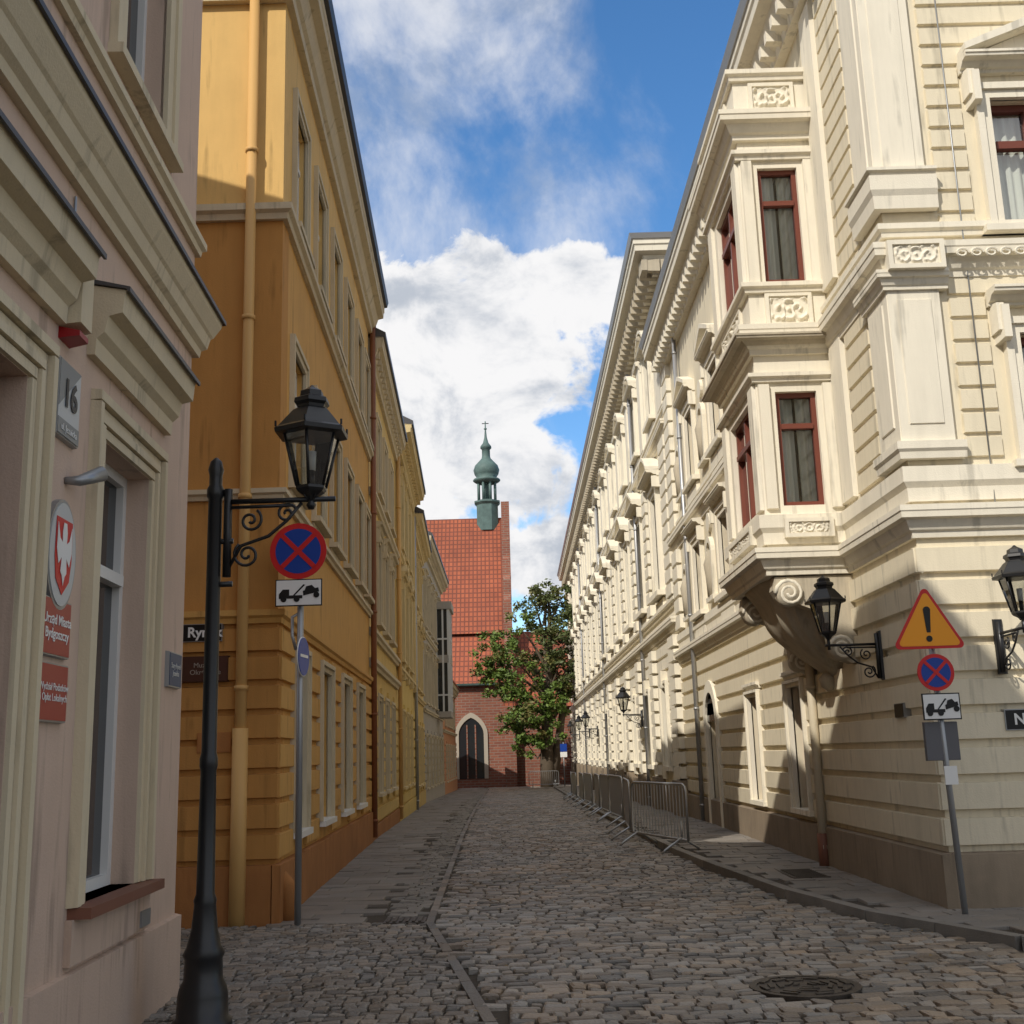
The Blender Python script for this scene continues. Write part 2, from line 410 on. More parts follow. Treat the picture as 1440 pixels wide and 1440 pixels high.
sweep(b,'string_course',pinkt,path,1,beltp(5.78,.14,.08))
sweep(b,'eave_cornice',pinkt,path,1,cprof(PZ-.55,.6,.35))
gable(b,FP,-.5,E+.2,9.0,PZ+.2,1.8,.4,rooftin)
box(b,FP,5.86,6.08,-.01,.12,4.02,4.40,pinkt,'alarm_box',bev=.02)
box(b,FP,5.88,6.06,-.01,.11,3.95,4.02,plaq,'alarm_lamp',bev=.02)
tube(b,[FP.P(6.10,.0,3.20),FP.P(6.12,.07,3.20),FP.P(6.24,.16,3.27)],[.02,.03,.045],greym,'spotlight',10)
tube(b,[FP.P(6.0,.012,4.4),FP.P(6.0,.012,4.85)],.008,greym,'cable',5)
box(b,FP,7.75,7.95,-.01,.055,.62,.72,greym,'vent_grille')
for k in range(5): box(b,FP,5.75,5.95,.04,.055,.18+.03*k,.195+.03*k,galv,'vent_grille')
b.done()
def plaque(name,a0,a1,z0,z1,mat,rim,fr=FP,d=.03):
    s=Bd(name); box(s,fr,a0,a1,.0,d,z0,z1,rim,'rim',bev=.004); box(s,fr,a0+.012,a1-.012,d-.002,d+.004,z0+.012,z1-.012,mat,'face'); s.extra=(fr,d); return s
s=plaque('house_number_plate',5.84,6.19,3.40,3.84,platew,greym)
poly(s,FP,[(5.852,3.828),(6.178,3.828),(5.852,3.56)],.0365,plateg,'grey_corner'); poly(s,FP,[(5.852,3.412),(6.178,3.412),(6.178,3.50),(5.852,3.50)],.0368,plateg,'grey_band'); s.done()
text(s.e,'16',.22,FP,6.015,.040,3.65,blackp,bold=.006); text(s.e,'ul. Jezuicka',.055,FP,6.015,.040,3.455,whitep)
s=Bd('national_emblem_plaque'); ec=6.02; ez=2.77
prism(s,FP,circ(ec,ez,.30,32,.215),0,.035,greym,'rim'); prism(s,FP,circ(ec,ez,.28,32,.195),.03,.04,platew,'oval_plate')
poly(s,FP,[(ec-.12,ez+.19),(ec+.12,ez+.19),(ec+.125,ez-.02),(ec+.10,ez-.14),(ec,ez-.22),(ec-.10,ez-.14),(ec-.125,ez-.02)],.044,redp,'shield')
poly(s,FP,[(ec+x,ez+z) for x,z in [(-.105,.16),(-.07,.08),(-.03,.06),(-.035,.12),(-.02,.17),(.02,.17),(.035,.12),(.03,.06),(.07,.08),(.105,.16),(.11,.02),(.08,-.06),(.035,-.02),(.045,-.1),(.02,-.12),(0,-.17),(-.02,-.12),(-.045,-.1),(-.035,-.02),(-.08,-.06),(-.11,.02)]],.048,whitep,'eagle'); s.done()
s=plaque('office_plaque',5.80,6.22,2.22,2.53,plaq,greym); s.done(); text(s.e,'Urząd Miasta\nBydgoszczy',.075,FP,6.01,.036,2.375,whitep,bold=.001)
s=plaque('office_plaque',5.80,6.22,1.88,2.19,plaq,greym); s.done(); text(s.e,'Wydział Podatków\ni Opłat Lokalnych',.055,FP,6.01,.036,2.035,whitep)
s=plaque('street_name_sign',8.30,8.66,2.2,2.46,navy,greym); s.done(); text(s.e,'Stary Rynek\nJezuicka',.055,FP,8.48,.036,2.33,platew)

# unseen taller house, added to shade the lower corner wall across the street
b=Bd('added_shade_house'); ops=[]
for c in (-6.5,-3.9,-1.3):
    for z0,z1 in ((1,3.2),(4.9,6.9),(8.3,10.2)): ops.append((c-.5,c+.5,z0,z1))
FPb=Fr((-2.25,0,0),(-.04,1,0),(1,.04,0))
wall(b,FPb,-8,-.52,-.2,12.2,ops,trimL)
box(b,FPb,-.52,4.55,-9,-.45,PZ+.0,12.2,trimL,'walls')
box(b,FPb,-.52,4.55,-.44,-.0,PZ+.9,12.2,trimL,'shade_attic')  # added block above the pink house, shaped to hold off the sun
shell(b,[FPb.P(-.52,-.36,0)[:2],(-11.4,-.9),(-11.4,-8.2),FPb.P(-8,-.36,0)[:2]],-.2,12.2,trimL)
for o in ops: window(b,FPb,o); surround(b,FPb,o,.15,.05,pinkt)
fsweep(b,'eave_cornice',pinkt,FPb,-8,4.55,cprof(11.75,.5,.25))
gable(b,FPb,-8,4.55,9.0,12.35,1.2,.3,rooftin)
b.done()

# ================================================================== OCHRE HOUSE
b=Bd('ochre_townhouse'); S0,S1=12.36,23.6
c1=[13.6,15.55,17.5,19.45,21.4,23.0]
g=[(15.7,16.8,.85,2.85),(18.2,19.3,.85,2.85),(20.6,21.7,.85,2.85),(13.45,14.3,.85,2.85)]
f1=[(c-.48,c+.48,4.85,6.55) for c in c1]; f2=[(c-.48,c+.48,8.15,9.85) for c in c1]
ops=g+f1+f2
wall(b,FL,S0+.35,S1,-.3,8.0,ops,orange); wall(b,FL,S0+.35,S1,8.0,11.0,ops,yelupper)
cx=-2.589
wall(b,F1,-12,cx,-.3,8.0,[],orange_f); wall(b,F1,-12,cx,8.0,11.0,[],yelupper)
shell(b,[FL.P(S1,-.36,0)[:2],(-12,S1),(-12,S0+.36)],-.3,11.0,orange)
courses(b,FL,S0-.0,S1,.62,3.1,g,.31,.045,orange,.05,pad=.1)
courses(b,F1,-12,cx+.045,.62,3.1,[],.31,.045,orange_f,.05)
box(b,FL,S0-.07,S1,-.01,.075,-.3,.6,orange_d,'plinth',bev=.01); box(b,F1,-12,cx-.01,-.01,.07,-.3,.6,orange_d,'plinth',bev=.01)
pth=[(-12,S0),(cx,S0),pL(S1)]
sweep(b,'string_course',orange,pth,1,beltp(3.12,.16,.09))
sweep(b,'string_course',trimL,pth,1,beltp(4.5,.13,.09))
sweep(b,'string_course',trimL,pth,1,beltp(7.86,.2,.12))
sweep(b,'eave_cornice',trimL,pth,1,cprof(10.75,.6,.36))
sweep(b,'gutter',rooftin,pth,1,[(.30,11.34),(.42,11.36),(.45,11.47),(.43,11.48),(.36,11.40),(-.02,11.47),(-.02,11.36)])
gable(b,FL,S0-.3,S1,9.4,11.5,2.5,.3,rooftin)
for w in g: 
    window(b,FL,w,depth=.16,bars=1,trans=(.7,)); sill(b,FL,w,.1,.13,whitef); surround(b,FL,w,.13,.06,trimL)
for w in f1+f2:
    window(b,FL,w,depth=.13,bars=1,trans=(.7,)); surround(b,FL,w,.14,.04,trimL); sill(b,FL,w,.16,.13,trimL)
    box(b,FL,w[0]-.1,w[1]+.1,-.01,.03,w[2]-.30,w[2]-.08,trimL,'aprons')
downpipe(b,-2.95,S0-.09,-.0,11.2,pipeo,.062)
tube(b,[(-2.95,S0-.09,0),(-2.95,S0-.09,2.0)],.085,pipeo,'drainpipe',10)
downpipe(b,FL.P(S1,.1,0)[0],FL.P(S1,.1,0)[1],.1,10.9,pipebr,.06)
tube(b,[FL.P(12.62,.12,.0),FL.P(12.62,.10,.35),FL.P(12.62,.02,.5)],[.12,.1,.05],orange_d,'corner_guard',8)
b.done()
s=plaque('street_name_sign',-3.62,-3.17,2.93,3.13,blackp,greym,F1,.07); s.done(); text(s.e,'Rynek',.15,F1,-3.36,.078,3.03,whitep,bold=.004)
s=plaque('direction_sign',-3.62,-3.1,2.5,2.78,brownp,brownp,F1,.08); s.done(); text(s.e,'Muzeum\nOkręgowe',.075,F1,-3.34,.088,2.64,M('sign_lettering_beige',(.35,.3,.25),bump=0))
s=plaque('gas_meter_cabinet',-3.42,-3.05,1.75,1.97,orange_d,orange_d,F1,.06); s.done()

# ================================================================== generic left houses
def lefthouse(name,fr,s0,s1,zt,wm,tm,pitch,ww,floors,kind,zb=-.8,corn=.4,dep=9,roofm=rooftin,dark=None):
    b=Bd(name); ops=[];n=max(1,int((s1-s0-.6)/pitch)); off=(s1-s0-n*pitch)/2
    fl=[]
    for fi,(z0,z1) in enumerate(floors):
        for i in range(n):
            c=s0+off+(i+.5)*pitch
            o=(c-ww/2,c+ww/2,z0,z1); ops.append(o); fl.append((fi,o))
    wall(b,fr,s0,s1,zb,zt-.3,ops,wm)
    p=lambda a,d: fr.P(a,d,0)[:2]
    shell(b,[p(s1,-.36),p(s1,-dep),p(s0,-dep),p(s0,-.36)],zb,zt-.3,wm)
    courses(b,fr,s0,s1,.3,floors[0][1]+.35,[o for f,o in fl if f==0],.33,.05,wm,.05,pad=.1)
    box(b,fr,s0,s1,-.01,.07,zb,.28,dark or wm,'plinth')
    for fi,o in fl:
        window(b,fr,o,depth=.15,bars=1,trans=(.68,))
        surround(b,fr,o,.15,.05,tm); sill(b,fr,o,.18,.14,tm)
        if fi>0 and kind[fi]!='none': hood(b,fr,o,.22,tm,kind[fi],gap=.2,p=.2)
    for z in [f[0]-.45 for f in floors[1:]]:
        fsweep(b,'string_course',tm,fr,s0,s1,beltp(z,.18,.13))
    fsweep(b,'eave_cornice',tm,fr,s0,s1,cprof(zt-.65,.6,corn))
    a=s0+.15
    while a<s1-.1:
        box(b,fr,a,a+.12,.02,corn*.7,zt-.5,zt-.3,tm,'modillions'); a+=.42
    gable(b,fr,s0,s1,dep,zt+.05,2.6,corn+.05,roofm)
    return b
b=lefthouse('yellow_townhouse',FL,23.64,32.2,10.75,yel2,trimL,2.1,.95,[(.9,2.9),(4.6,6.5),(7.6,9.3)],['none','flat','none'],corn=.33,dark=orange_d)
fsweep(b,'string_course',trimL,FL,23.64,32.2,beltp(3.5,.2,.14))
b.done()
b=lefthouse('gold_townhouse',FL,32.24,41.5,11.3,yel3,trim3,2.2,1.0,[(.8,2.9),(4.5,6.7),(7.9,9.9)],['none','tri','flat'],corn=.5)
for k in range(5):
    a=32.4+k*2.2
    box(b,FL,a,a+.35,-.01,.12,3.9,10.6,trim3,'pilasters',bev=.02)
downpipe(b,FL.P(32.2,.1,0)[0],32.2,.0,10.6,pipeo,.06)
b.done()
b=lefthouse('yellow_townhouse',FL,41.54,50,10.6,yel2,trim3,2.1,1.0,[(.6,2.7),(4.2,6.2),(7.3,9.0)],['none','seg','flat'],corn=.42)
downpipe(b,FL.P(41.5,.1,0)[0],41.5,-.2,10.4,zinc,.06); b.done()
F4=Fr((-4.1,50.04,0),(-.01,1,0),(1,.01,0))
b=lefthouse('grey_townhouse',F4,0,15,11.4,greyb,trimL,2.4,1.1,[(.3,2.5),(4.0,6.2),(7.4,9.6)],['none','flat','flat'],corn=.45)
box(b,F4,9.5,12,0,.75,3.6,3.9,greyb,'oriel'); box(b,F4,9.5,12,0,.75,6.4,6.8,greyb,'oriel'); box(b,F4,9.4,12.1,0,.85,9.2,9.6,greyb,'oriel')
box(b,F4,9.55,11.95,.0,.7,3.9,6.4,gd,'oriel_glazing'); box(b,F4,9.55,11.95,0,.7,6.8,9.2,gd,'oriel_glazing')
for a in (9.5,10.3,11.1,11.88): box(b,F4,a,a+.12,.6,.745,3.9,9.2,whitef,'oriel')
for dd in (0.0,.33,.66): box(b,F4,9.49,9.56,dd,dd+.09,3.9,9.2,whitef,'oriel')
for zz in (4.7,7.6): box(b,F4,9.48,12,.0,.75,zz,zz+.08,whitef,'oriel')
b.done()
b=lefthouse('orange_house',F4,15.05,31,6.2,orange5,trimL,2.6,1.1,[(.2,2.2),(3.4,5.0)],['none','none'],corn=.3,roofm=rooft); b.done()

# ================================================================== CREAM CORNER PALACE
b=Bd('cream_corner_palace'); Y0,Y1=11.46,28.55; zt=11.9
gw=[(16.45,17.35,.75,2.5),(19.5,20.4,.75,2.5)]
dr=(23.7,24.9,.1,2.2)
up=[]; 
for c in (18.3,21.6,24.9): up+= [(c-.5,c+.5,4.55,6.1),(c-.5,c+.5,7.5,9.15)]
ops=gw+[dr]+up+[(14.0,15.7,4.1,9.6)]
wall(b,FR,Y0+.35,Y1,-.3,zt,ops,cream)
fw=[(5.42,6.38,7.05,8.6),(5.42,6.38,4.45,5.85),(9.0,10.0,7.05,8.6),(9.0,10.0,4.45,5.85)]
wall(b,FA,4.12,15,-.3,zt,fw,cream)
shell(b,[(15,Y0),(15,Y1)],-.3,zt,cream)
courses(b,FR,Y0-.05,Y1,.62,3.62,gw+[dr],.335,.06,cream,.055,pad=.08)
courses(b,FA,4.07,15,.62,3.62,[],.335,.06,cream,.055)
courses(b,FA,4.72,15,4.5,6.55,fw,.26,.026,cream,.035,pad=.3)
courses(b,FA,4.72,15,7.0,11.3,fw,.26,.026,cream,.035,pad=.3)
courses(b,FR,12.2,13.1,4.5,6.55,[],.26,.026,cream,.035); courses(b,FR,12.2,13.1,7.0,11.3,[],.26,.026,cream,.035)
box(b,FR,Y0-.09,Y1,-.01,.09,-.3,.6,creamd,'plinth',bev=.02); box(b,FA,4.11,15,-.01,.09,-.3,.6,creamd,'plinth',bev=.02)
for z0,z1 in ((4.52,6.6),(7.3,11.2)):
    box(b,FA,4.05,4.62,-.01,.075,z0,z1,creaml,'pilasters',bev=.01); box(b,FR,Y0-.075,Y0+.6,-.01,.072,z0,z1,creaml,'pilasters',bev=.01)
    box(b,FR,13.2,13.7,-.01,.06,z0,z1,creaml,'pilasters',bev=.01)
    box(b,FA,4.15,4.52,.07,.09,z0+.35,z1-.35,creaml,'pilasters',bev=.01); box(b,FR,Y0+.06,Y0+.48,.07,.088,z0+.35,z1-.35,creaml,'pilasters',bev=.01)
def collar(z,h,p,x1=4.7,y1=12.14,prof=cprof):
    sweep(b,'pilaster_mouldings',creaml,[(x1,Y0-.08),(4.04,Y0-.08),(4.04,y1)],-1,prof(z,h,p))
collar(4.5,.2,.06,prof=beltp); collar(6.35,.2,.11); collar(7.28,.42,.07,prof=beltp); collar(7.66,.09,.10,prof=beltp)
pathA=[(15,Y0),(4.12,Y0),(4.12,13.75),(3.12,13.75),(3.12,15.95),(4.12,15.95),(4.12,Y1)]
pathS=[(15,Y0),(4.12,Y0),(4.12,13.74)]; pathS2=[(4.12,15.96),(4.12,Y1)]; pathT=[(15,Y0),(4.12,Y0),(4.12,Y1)]
sweep(b,'main_belt',creaml,pathA,-1,cprof(3.68,.32,.2))
sweep(b,'main_belt',creaml,pathA,-1,beltp(4.06,.4,.1))
sweep(b,'upper_belt',creaml,pathA,-1,cprof(6.5,.36,.2))
for pp in (pathS,pathS2):
    sweep(b,'upper_belt',creaml,pp,-1,beltp(6.98,.16,.09))
sweep(b,'eave_cornice',creaml,pathT,-1,cprof(11.25,.75,.55))
sweep(b,'gutter',zinc,pathT,-1,[(.50,11.98),(.58,11.98),(.64,12.1),(.62,12.12),(.54,12.03),(-.02,12.1),(-.02,12.03)])
for fr,a0,a1 in ((FR,Y0-.1,Y1),(FA,4.0,15)):
    a=a0
    while a<a1-.15:
        box(b,fr,a,a+.14,.02,.36,11.3,11.5,creaml,'modillions',bev=.01); a+=.36
a=4.85
while a<14.5:
    pts3=[FA.P(a+.075*(1-i/22)*math.cos(i*.55),.215,6.70+.055*(1-i/22)*math.sin(i*.55)) for i in range(16)]
    tube(b,pts3,.013,creaml,'frieze',5); a+=.155
relief(b,FA,4.1,4.6,6.58,6.80,.23,creaml,.03)
for w in fw:
    window(b,FA,w,fm=brownf,depth=.16,bars=1,trans=(.68,),fw=.08,clear=True)
    surround(b,FA,w,.17,.06,creaml); hood(b,FA,w,.30,creaml,'tri' if w[3]>7 else 'flat',gap=.3,p=.28); sill(b,FA,w,.25,.16,creaml)
    for s in (w[0]-.25,w[1]+.11): box(b,FA,s,s+.14,.0,.2,w[3]-.12,w[3]+.3,creaml,'window_consoles',bev=.03)
for w in up:
    window(b,FR,w,fm=brownf,depth=.2,bars=1,trans=(.68,),fw=.07)
    surround(b,FR,w,.2,.06,creaml); hood(b,FR,w,.34,creaml,'tri' if w[3]>7 else 'flat',gap=.25,p=.26); sill(b,FR,w,.28,.18,creaml,.1)
    box(b,FR,w[0]-.2,w[1]+.2,-.01,.08,w[2]-.5,w[2]-.12,creaml,'aprons',bev=.02)
for c in (16.9,19.95,23.25,26.7):
    for z in (4.6,7.5):
        archring(b,FR,c,z+1.0,.22,.34,-.02,.09,creaml,'niches',10)
        box(b,FR,c-.34,c-.22,-.02,.09,z+.1,z+1.0,creaml,'niches');box(b,FR,c+.22,c+.34,-.02,.09,z+.1,z+1.0,creaml,'niches')
        prism(b,FR,circ(c,z+1.65,.2,16),-.02,.06,creaml,'niches'); box(b,FR,c-.4,c+.4,-.02,.12,z,z+.1,creaml,'niches')
        tube(b,[FR.P(c,.02,z+.1),FR.P(c,.05,z+.5),FR.P(c,.05,z+.75),FR.P(c,.03,z+1.05)],[.13,.12,.15,.07],grime,'niches',8)
for z0,z1 in ((4.5,6.5),(7.0,11.3)): courses(b,FR,27.6,Y1-.05,z0,z1,[],.4,.05,creaml,.12)
for w in gw:
    window(b,FR,w,fm=brownf,depth=.18,bars=1,trans=(.65,)); surround(b,FR,w,.1,.07,creaml); sill(b,FR,w,.12,.12,creaml)
    fsweep(b,'window_hoods',creaml,FR,w[0]-.15,w[1]+.15,beltp(w[3]+.12,.12,.12))
box(b,FR,dr[0],dr[1],-.2,-.14,.1,2.2,whitef,'door'); box(b,FR,24.28,24.32,-.15,-.12,.1,2.2,greym,'door')
archring(b,FR,24.3,2.2,.6,.85,-.02,.1,creaml,'door_surround',12); prism(b,FR,[(24.3-.6*math.cos(math.pi*i/12),2.2+.6*math.sin(math.pi*i/12)) for i in range(13)],0,.055,gd,'door_fanlight')
box(b,FR,23.45,23.7,-.02,.1,0,2.2,creaml,'door_surround');box(b,FR,24.9,25.15,-.02,.1,0,2.2,creaml,'door_surround')
FBn=Fr((3.12,13.75,0),(1,0,0),(0,-1,0)); FBs=Fr((3.12,13.75,0),(0,1,0),(-1,0,0)); FBf=Fr((3.12,15.95,0),(1,0,0),(0,1,0))
on=[(.24,.76,4.55,6.02),(.24,.76,7.5,9.1)]; os_=[(.45,1.75,4.55,6.02),(.45,1.75,7.5,9.1)]
wall(b,FBn,0,.998,4.0,10.5,on,creaml,.18,'oriel_walls'); wall(b,FBf,0,.998,4.0,10.5,[],creaml,.18,'oriel_walls')
wall(b,FBs,.18,2.02,4.0,10.5,os_,creaml,.18,'oriel_walls')
box(b,FBs,.1,2.1,-1.0,-.1,10.3,10.42,grime,'oriel_walls'); box(b,FBs,.1,2.1,-.9,-.19,4.0,4.1,grime,'oriel_walls')
for w in on: window(b,FBn,w,fm=brownf,depth=.12,bars=0,trans=(.70,),clear=True,fw=.06)
for w in os_: window(b,FBs,w,fm=brownf,depth=.12,bars=1,trans=(.70,),clear=True,fw=.06)
for w in on:
    box(b,FBn,.02,.17,-.01,.05,w[2]-.05,w[3]+.1,creaml,'oriel_pilasters',bev=.01); box(b,FBn,.83,.98,-.01,.05,w[2]-.05,w[3]+.1,creaml,'oriel_pilasters',bev=.01)
    box(b,FBs,.02,.3,-.01,.05,w[2]-.05,w[3]+.1,creaml,'oriel_pilasters',bev=.01); box(b,FBs,1.9,2.18,-.01,.05,w[2]-.05,w[3]+.1,creaml,'oriel_pilasters',bev=.01)
pb=[(4.12,13.75),(3.12,13.75),(3.12,15.95),(4.12,15.95)]
sweep(b,'oriel_cornice',creaml,pb,-1,beltp(6.14,.12,.1))
sweep(b,'oriel_cornice',creaml,pb,-1,beltp(7.34,.14,.1))
sweep(b,'oriel_cornice',grime,pb,-1,cprof(6.58,.14,.26))
sweep(b,'oriel_cornice',creaml,pb,-1,beltp(9.2,.14,.1))
sweep(b,'oriel_cornice',creaml,pb,-1,cprof(9.48,.34,.26))
sweep(b,'oriel_cornice',creaml,pb,-1,beltp(10.36,.16,.1))
relief(b,FBn,.25,.75,6.93,7.29,.01,creaml,.05); relief(b,FBs,.5,1.7,6.93,7.29,.01,creaml,.05)
relief(b,FBn,.25,.75,9.96,10.28,.01,creaml,.05); relief(b,FBs,.5,1.7,9.96,10.28,.01,creaml,.05)
relief(b,FBn,.25,.75,4.18,4.32,.105,creaml,.025); relief(b,FBs,.4,1.8,4.18,4.32,.105,creaml,.025)
vs=[];fs=[];ns=14;nr=36
for j in range(ns+1):
    t=j/ns; z=3.70-1.2*t; k=max(0,1-t**1.6)
    k=k*(1-.12*math.sin(t*math.pi*2.2)*(1-t))
    pr=.98*k+.04; hw=1.08*(.22+.78*k)
    for i in range(nr+1):
        a=math.pi*i/nr; e=.5
        fl=1-.06*abs(math.sin(a*9))*(1 if .15<t<.95 else 0)
        cxx=math.copysign(abs(math.cos(a))**e,math.cos(a)); sy=abs(math.sin(a))**e
        vs.append((4.12-pr*sy*fl,14.85-hw*cxx*fl,z))
for j in range(ns):
    for i in range(nr):
        q=j*(nr+1)+i; fs.append((q,q+1,q+nr+2,q+nr+1))
fs.append(tuple(range(nr+1))); fs.append(tuple(ns*(nr+1)+i for i in range(nr+1)))
b.add('oriel_corbel',grime,vs,fs,True)
lathe(b,[(.02,2.32),(.1,2.38),(.13,2.48),(.06,2.56)],4.02,14.85,grime,'corbel_drop',10)
def scroll(y,th=.2):
    pts=[(0,3.66),(.95,3.66),(.98,3.5),(.9,3.36),(.72,3.34),(.5,3.25),(.36,3.05),(.34,2.85),(.26,2.68),(.1,2.6),(0,2.6)]
    k=len(pts); vs=[(4.12-d,y,z) for d,z in pts]+[(4.12-d,y+th,z) for d,z in pts]
    fs=[(j,(j+1)%k,(j+1)%k+k,j+k) for j in range(k)]+[tuple(range(k)),tuple(range(k,2*k))]
    b.add('oriel_brackets',grime,vs,fs)
    for cd,cz,r in ((.78,3.46,.17),(.2,2.78,.15)):
        pts3=[]
        for i in range(26):
            a=i*.5; rr=r*(1-i/30)
            pts3.append((4.12-cd-rr*math.cos(a),y-.01,cz+rr*math.sin(a)))
        tube(b,pts3,.028,creaml,'oriel_brackets',6)
        tube(b,[(4.12-cd,y-.03,cz),(4.12-cd,y+th+.03,cz)],r*.95,grime,'oriel_brackets',14)
scroll(13.74); scroll(15.76)
vs=[(4.12-.5,Y0-.5,12.0),(15,Y0-.5,12.0),(15,Y1,12.0),(3.62,Y1,12.0),(8.5,Y0+4,14.6),(8.5,Y1,14.6)]
b.add('roof',rooftin,vs,[(0,3,5,4),(0,4,1),(1,4,5,2),(3,2,5),(0,1,2,3)])
box(b,FR,26.3,27.0,-1.6,-.9,12.5,14.6,cream,'chimney'); box(b,FR,26.2,27.1,-1.7,-.8,14.6,14.75,rooftin,'chimney')
box(b,FR,19.5,21.0,-1.3,-.3,12.1,13.5,cream,'dormer'); box(b,FR,19.4,21.1,-1.5,-.15,13.5,13.6,rooftin,'dormer')
downpipe(b,4.0,15.7,-.0,3.6,pipec,.06); tube(b,[(4.0,15.7,0),(4.0,15.7,.5)],.08,sillb,'drainpipe',8)
downpipe(b,4.0,25.9,.1,11.3,zinc,.05)
tube(b,[(4.95,Y0-.05,3.8),(4.95,Y0-.05,11.3)],.008,greym,'lightning_conductor',6)
b.done()
s=plaque('street_name_sign',12.12,12.42,1.9,2.06,blackp,greym,FR,.08); s.done()
s=plaque('street_name_sign',4.78,5.78,1.73,1.94,blackp,greym,FA,.07); s.done(); text(s.e,'Niedźwiedzia',.15,FA,5.28,.078,1.835,whitep,bold=.004)

# ================================================================== LONG PALACE
b=Bd('cream_long_palace'); Y2,Y3=28.6,86.5; zt=14.6; P=4.1; n=14
ops=[];ww=[]
for k in range(n):
    c=Y2+1.15+P*(k+.5)-.2
    g0=(c-.55,c+.55,1.2,3.3); g1=(c-.65,c+.65,5.9,8.7); g2=(c-.55,c+.55,10.9,12.9)
    ops+=[g0,g1,g2]; ww.append((c,g0,g1,g2))
FB2=Fr((0,Y2,0),(1,0,0),(0,-1,0))
wall(b,FR,Y2+.35,Y3,-1.2,zt,ops,creaml); wall(b,FB2,4.12,16,-1.2,zt,[],creaml)
shell(b,[(16,Y2),(16,Y3),(4.13,Y3)],-1.2,zt,cream)
box(b,FR,Y2-.1,Y3,-.01,.12,-1.2,.75,creamd,'plinth',bev=.02)
courses(b,FR,Y2+1,Y3,.8,4.5,[w[1] for w in ww],.37,.06,creaml,.07,pad=.12)
path=[(16,Y2),(4.12,Y2),(4.12,Y3)]
sweep(b,'belts',creaml,path,-1,cprof(4.55,.35,.25)); sweep(b,'belts',creaml,path,-1,beltp(5.25,.2,.14))
sweep(b,'belts',creaml,path,-1,cprof(9.75,.3,.22)); sweep(b,'belts',creaml,path,-1,beltp(10.3,.18,.12))
sweep(b,'belts',creaml,path,-1,beltp(13.4,.14,.1))
sweep(b,'eave_cornice',creaml,path,-1,cprof(14.05,.8,.72))
sweep(b,'gutter',zinc,path,-1,[(.66,14.83),(.76,14.84),(.82,14.97),(.8,14.98),(.72,14.88),(0,14.95),(0,14.87)])
for fr,a0,a1 in ((FR,Y2-.5,Y3),(FB2,3.6,16)):
    a=a0
    while a<a1:
        box(b,fr,a,a+.2,.02,.5,14.02,14.38,grime,'modillions',bev=.03); a+=.5
for i,(c,g0,g1,g2) in enumerate(ww):
    window(b,FR,g0,depth=.25,bars=1,trans=(.6,)); window(b,FR,g1,depth=.22,bars=1,trans=(.7,)); window(b,FR,g2,depth=.22,bars=1,trans=(.7,))
    surround(b,FR,g0,.18,.1,creaml); sill(b,FR,g0,.25,.16,creaml,.12)
    prism(b,FR,[(c-.16,3.3),(c+.16,3.3),(c+.22,3.75),(c-.22,3.75)],0,.2,creaml,'keystones')
    surround(b,FR,g1,.24,.1,creaml); sill(b,FR,g1,.3,.25,creaml,.14); hood(b,FR,g1,.45,creaml,'seg' if i%2==0 else 'tri',gap=.35,p=.42)
    surround(b,FR,g2,.2,.09,creaml); sill(b,FR,g2,.25,.2,creaml,.12)
    hood(b,FR,g2,.36,creaml,'seg',gap=.08,p=.3)
    tube(b,[FR.P(c,.05,13.3),FR.P(c,.22,13.45),FR.P(c,.1,13.62)],[.1,.16,.06],grime,'window_ornaments',8)
    box(b,FR,g1[0]-.15,g1[1]+.15,-.01,.09,5.32,5.72,creaml,'aprons',bev=.03); box(b,FR,g2[0]-.1,g2[1]+.1,-.01,.07,10.45,10.75,creaml,'aprons',bev=.03)
for k in range(n+1):
    a=Y2+.95+P*k-.45
    if k==0: a=Y2-.1; w=1.15
    else: w=.9
    box(b,FR,a-.1,a+w+.1,-.01,.26,-1.2,.9,creamd,'pier_bases',bev=.02)
    courses(b,FR,a,a+w,.9,4.5,[],.36,.06,creaml,.2); courses(b,FR,a,a+w,5.45,9.7,[],.38,.06,creaml,.16)
    box(b,FR,a+.1,a+w-.1,-.01,.12,10.5,13.4,creaml,'pilasters',bev=.015)
    fsweep(b,'pilaster_mouldings',creaml,FR,a+.02,a+w-.02,cprof(13.0,.3,.22))
courses(b,FB2,4.1,5.1,12.2,14,[],.36,.06,creaml,.1)
vs=[(3.42,Y2-.7,14.9),(16,Y2-.7,14.9),(16,Y3,14.9),(3.42,Y3,14.9),(9.5,Y2+5,18),(9.5,Y3,18)]
b.add('roof',rooftin,vs,[(0,3,5,4),(0,4,1),(1,4,5,2),(3,2,5),(0,1,2,3)])
for y in (34,48,62): box(b,FR,y,y+.9,-3.2,-2.3,15.5,17.6,chimb,'chimneys')
for y in (36.8,53.2,69.6): downpipe(b,3.98,y-.62,-.1,13.9,zinc,.055)
b.done()

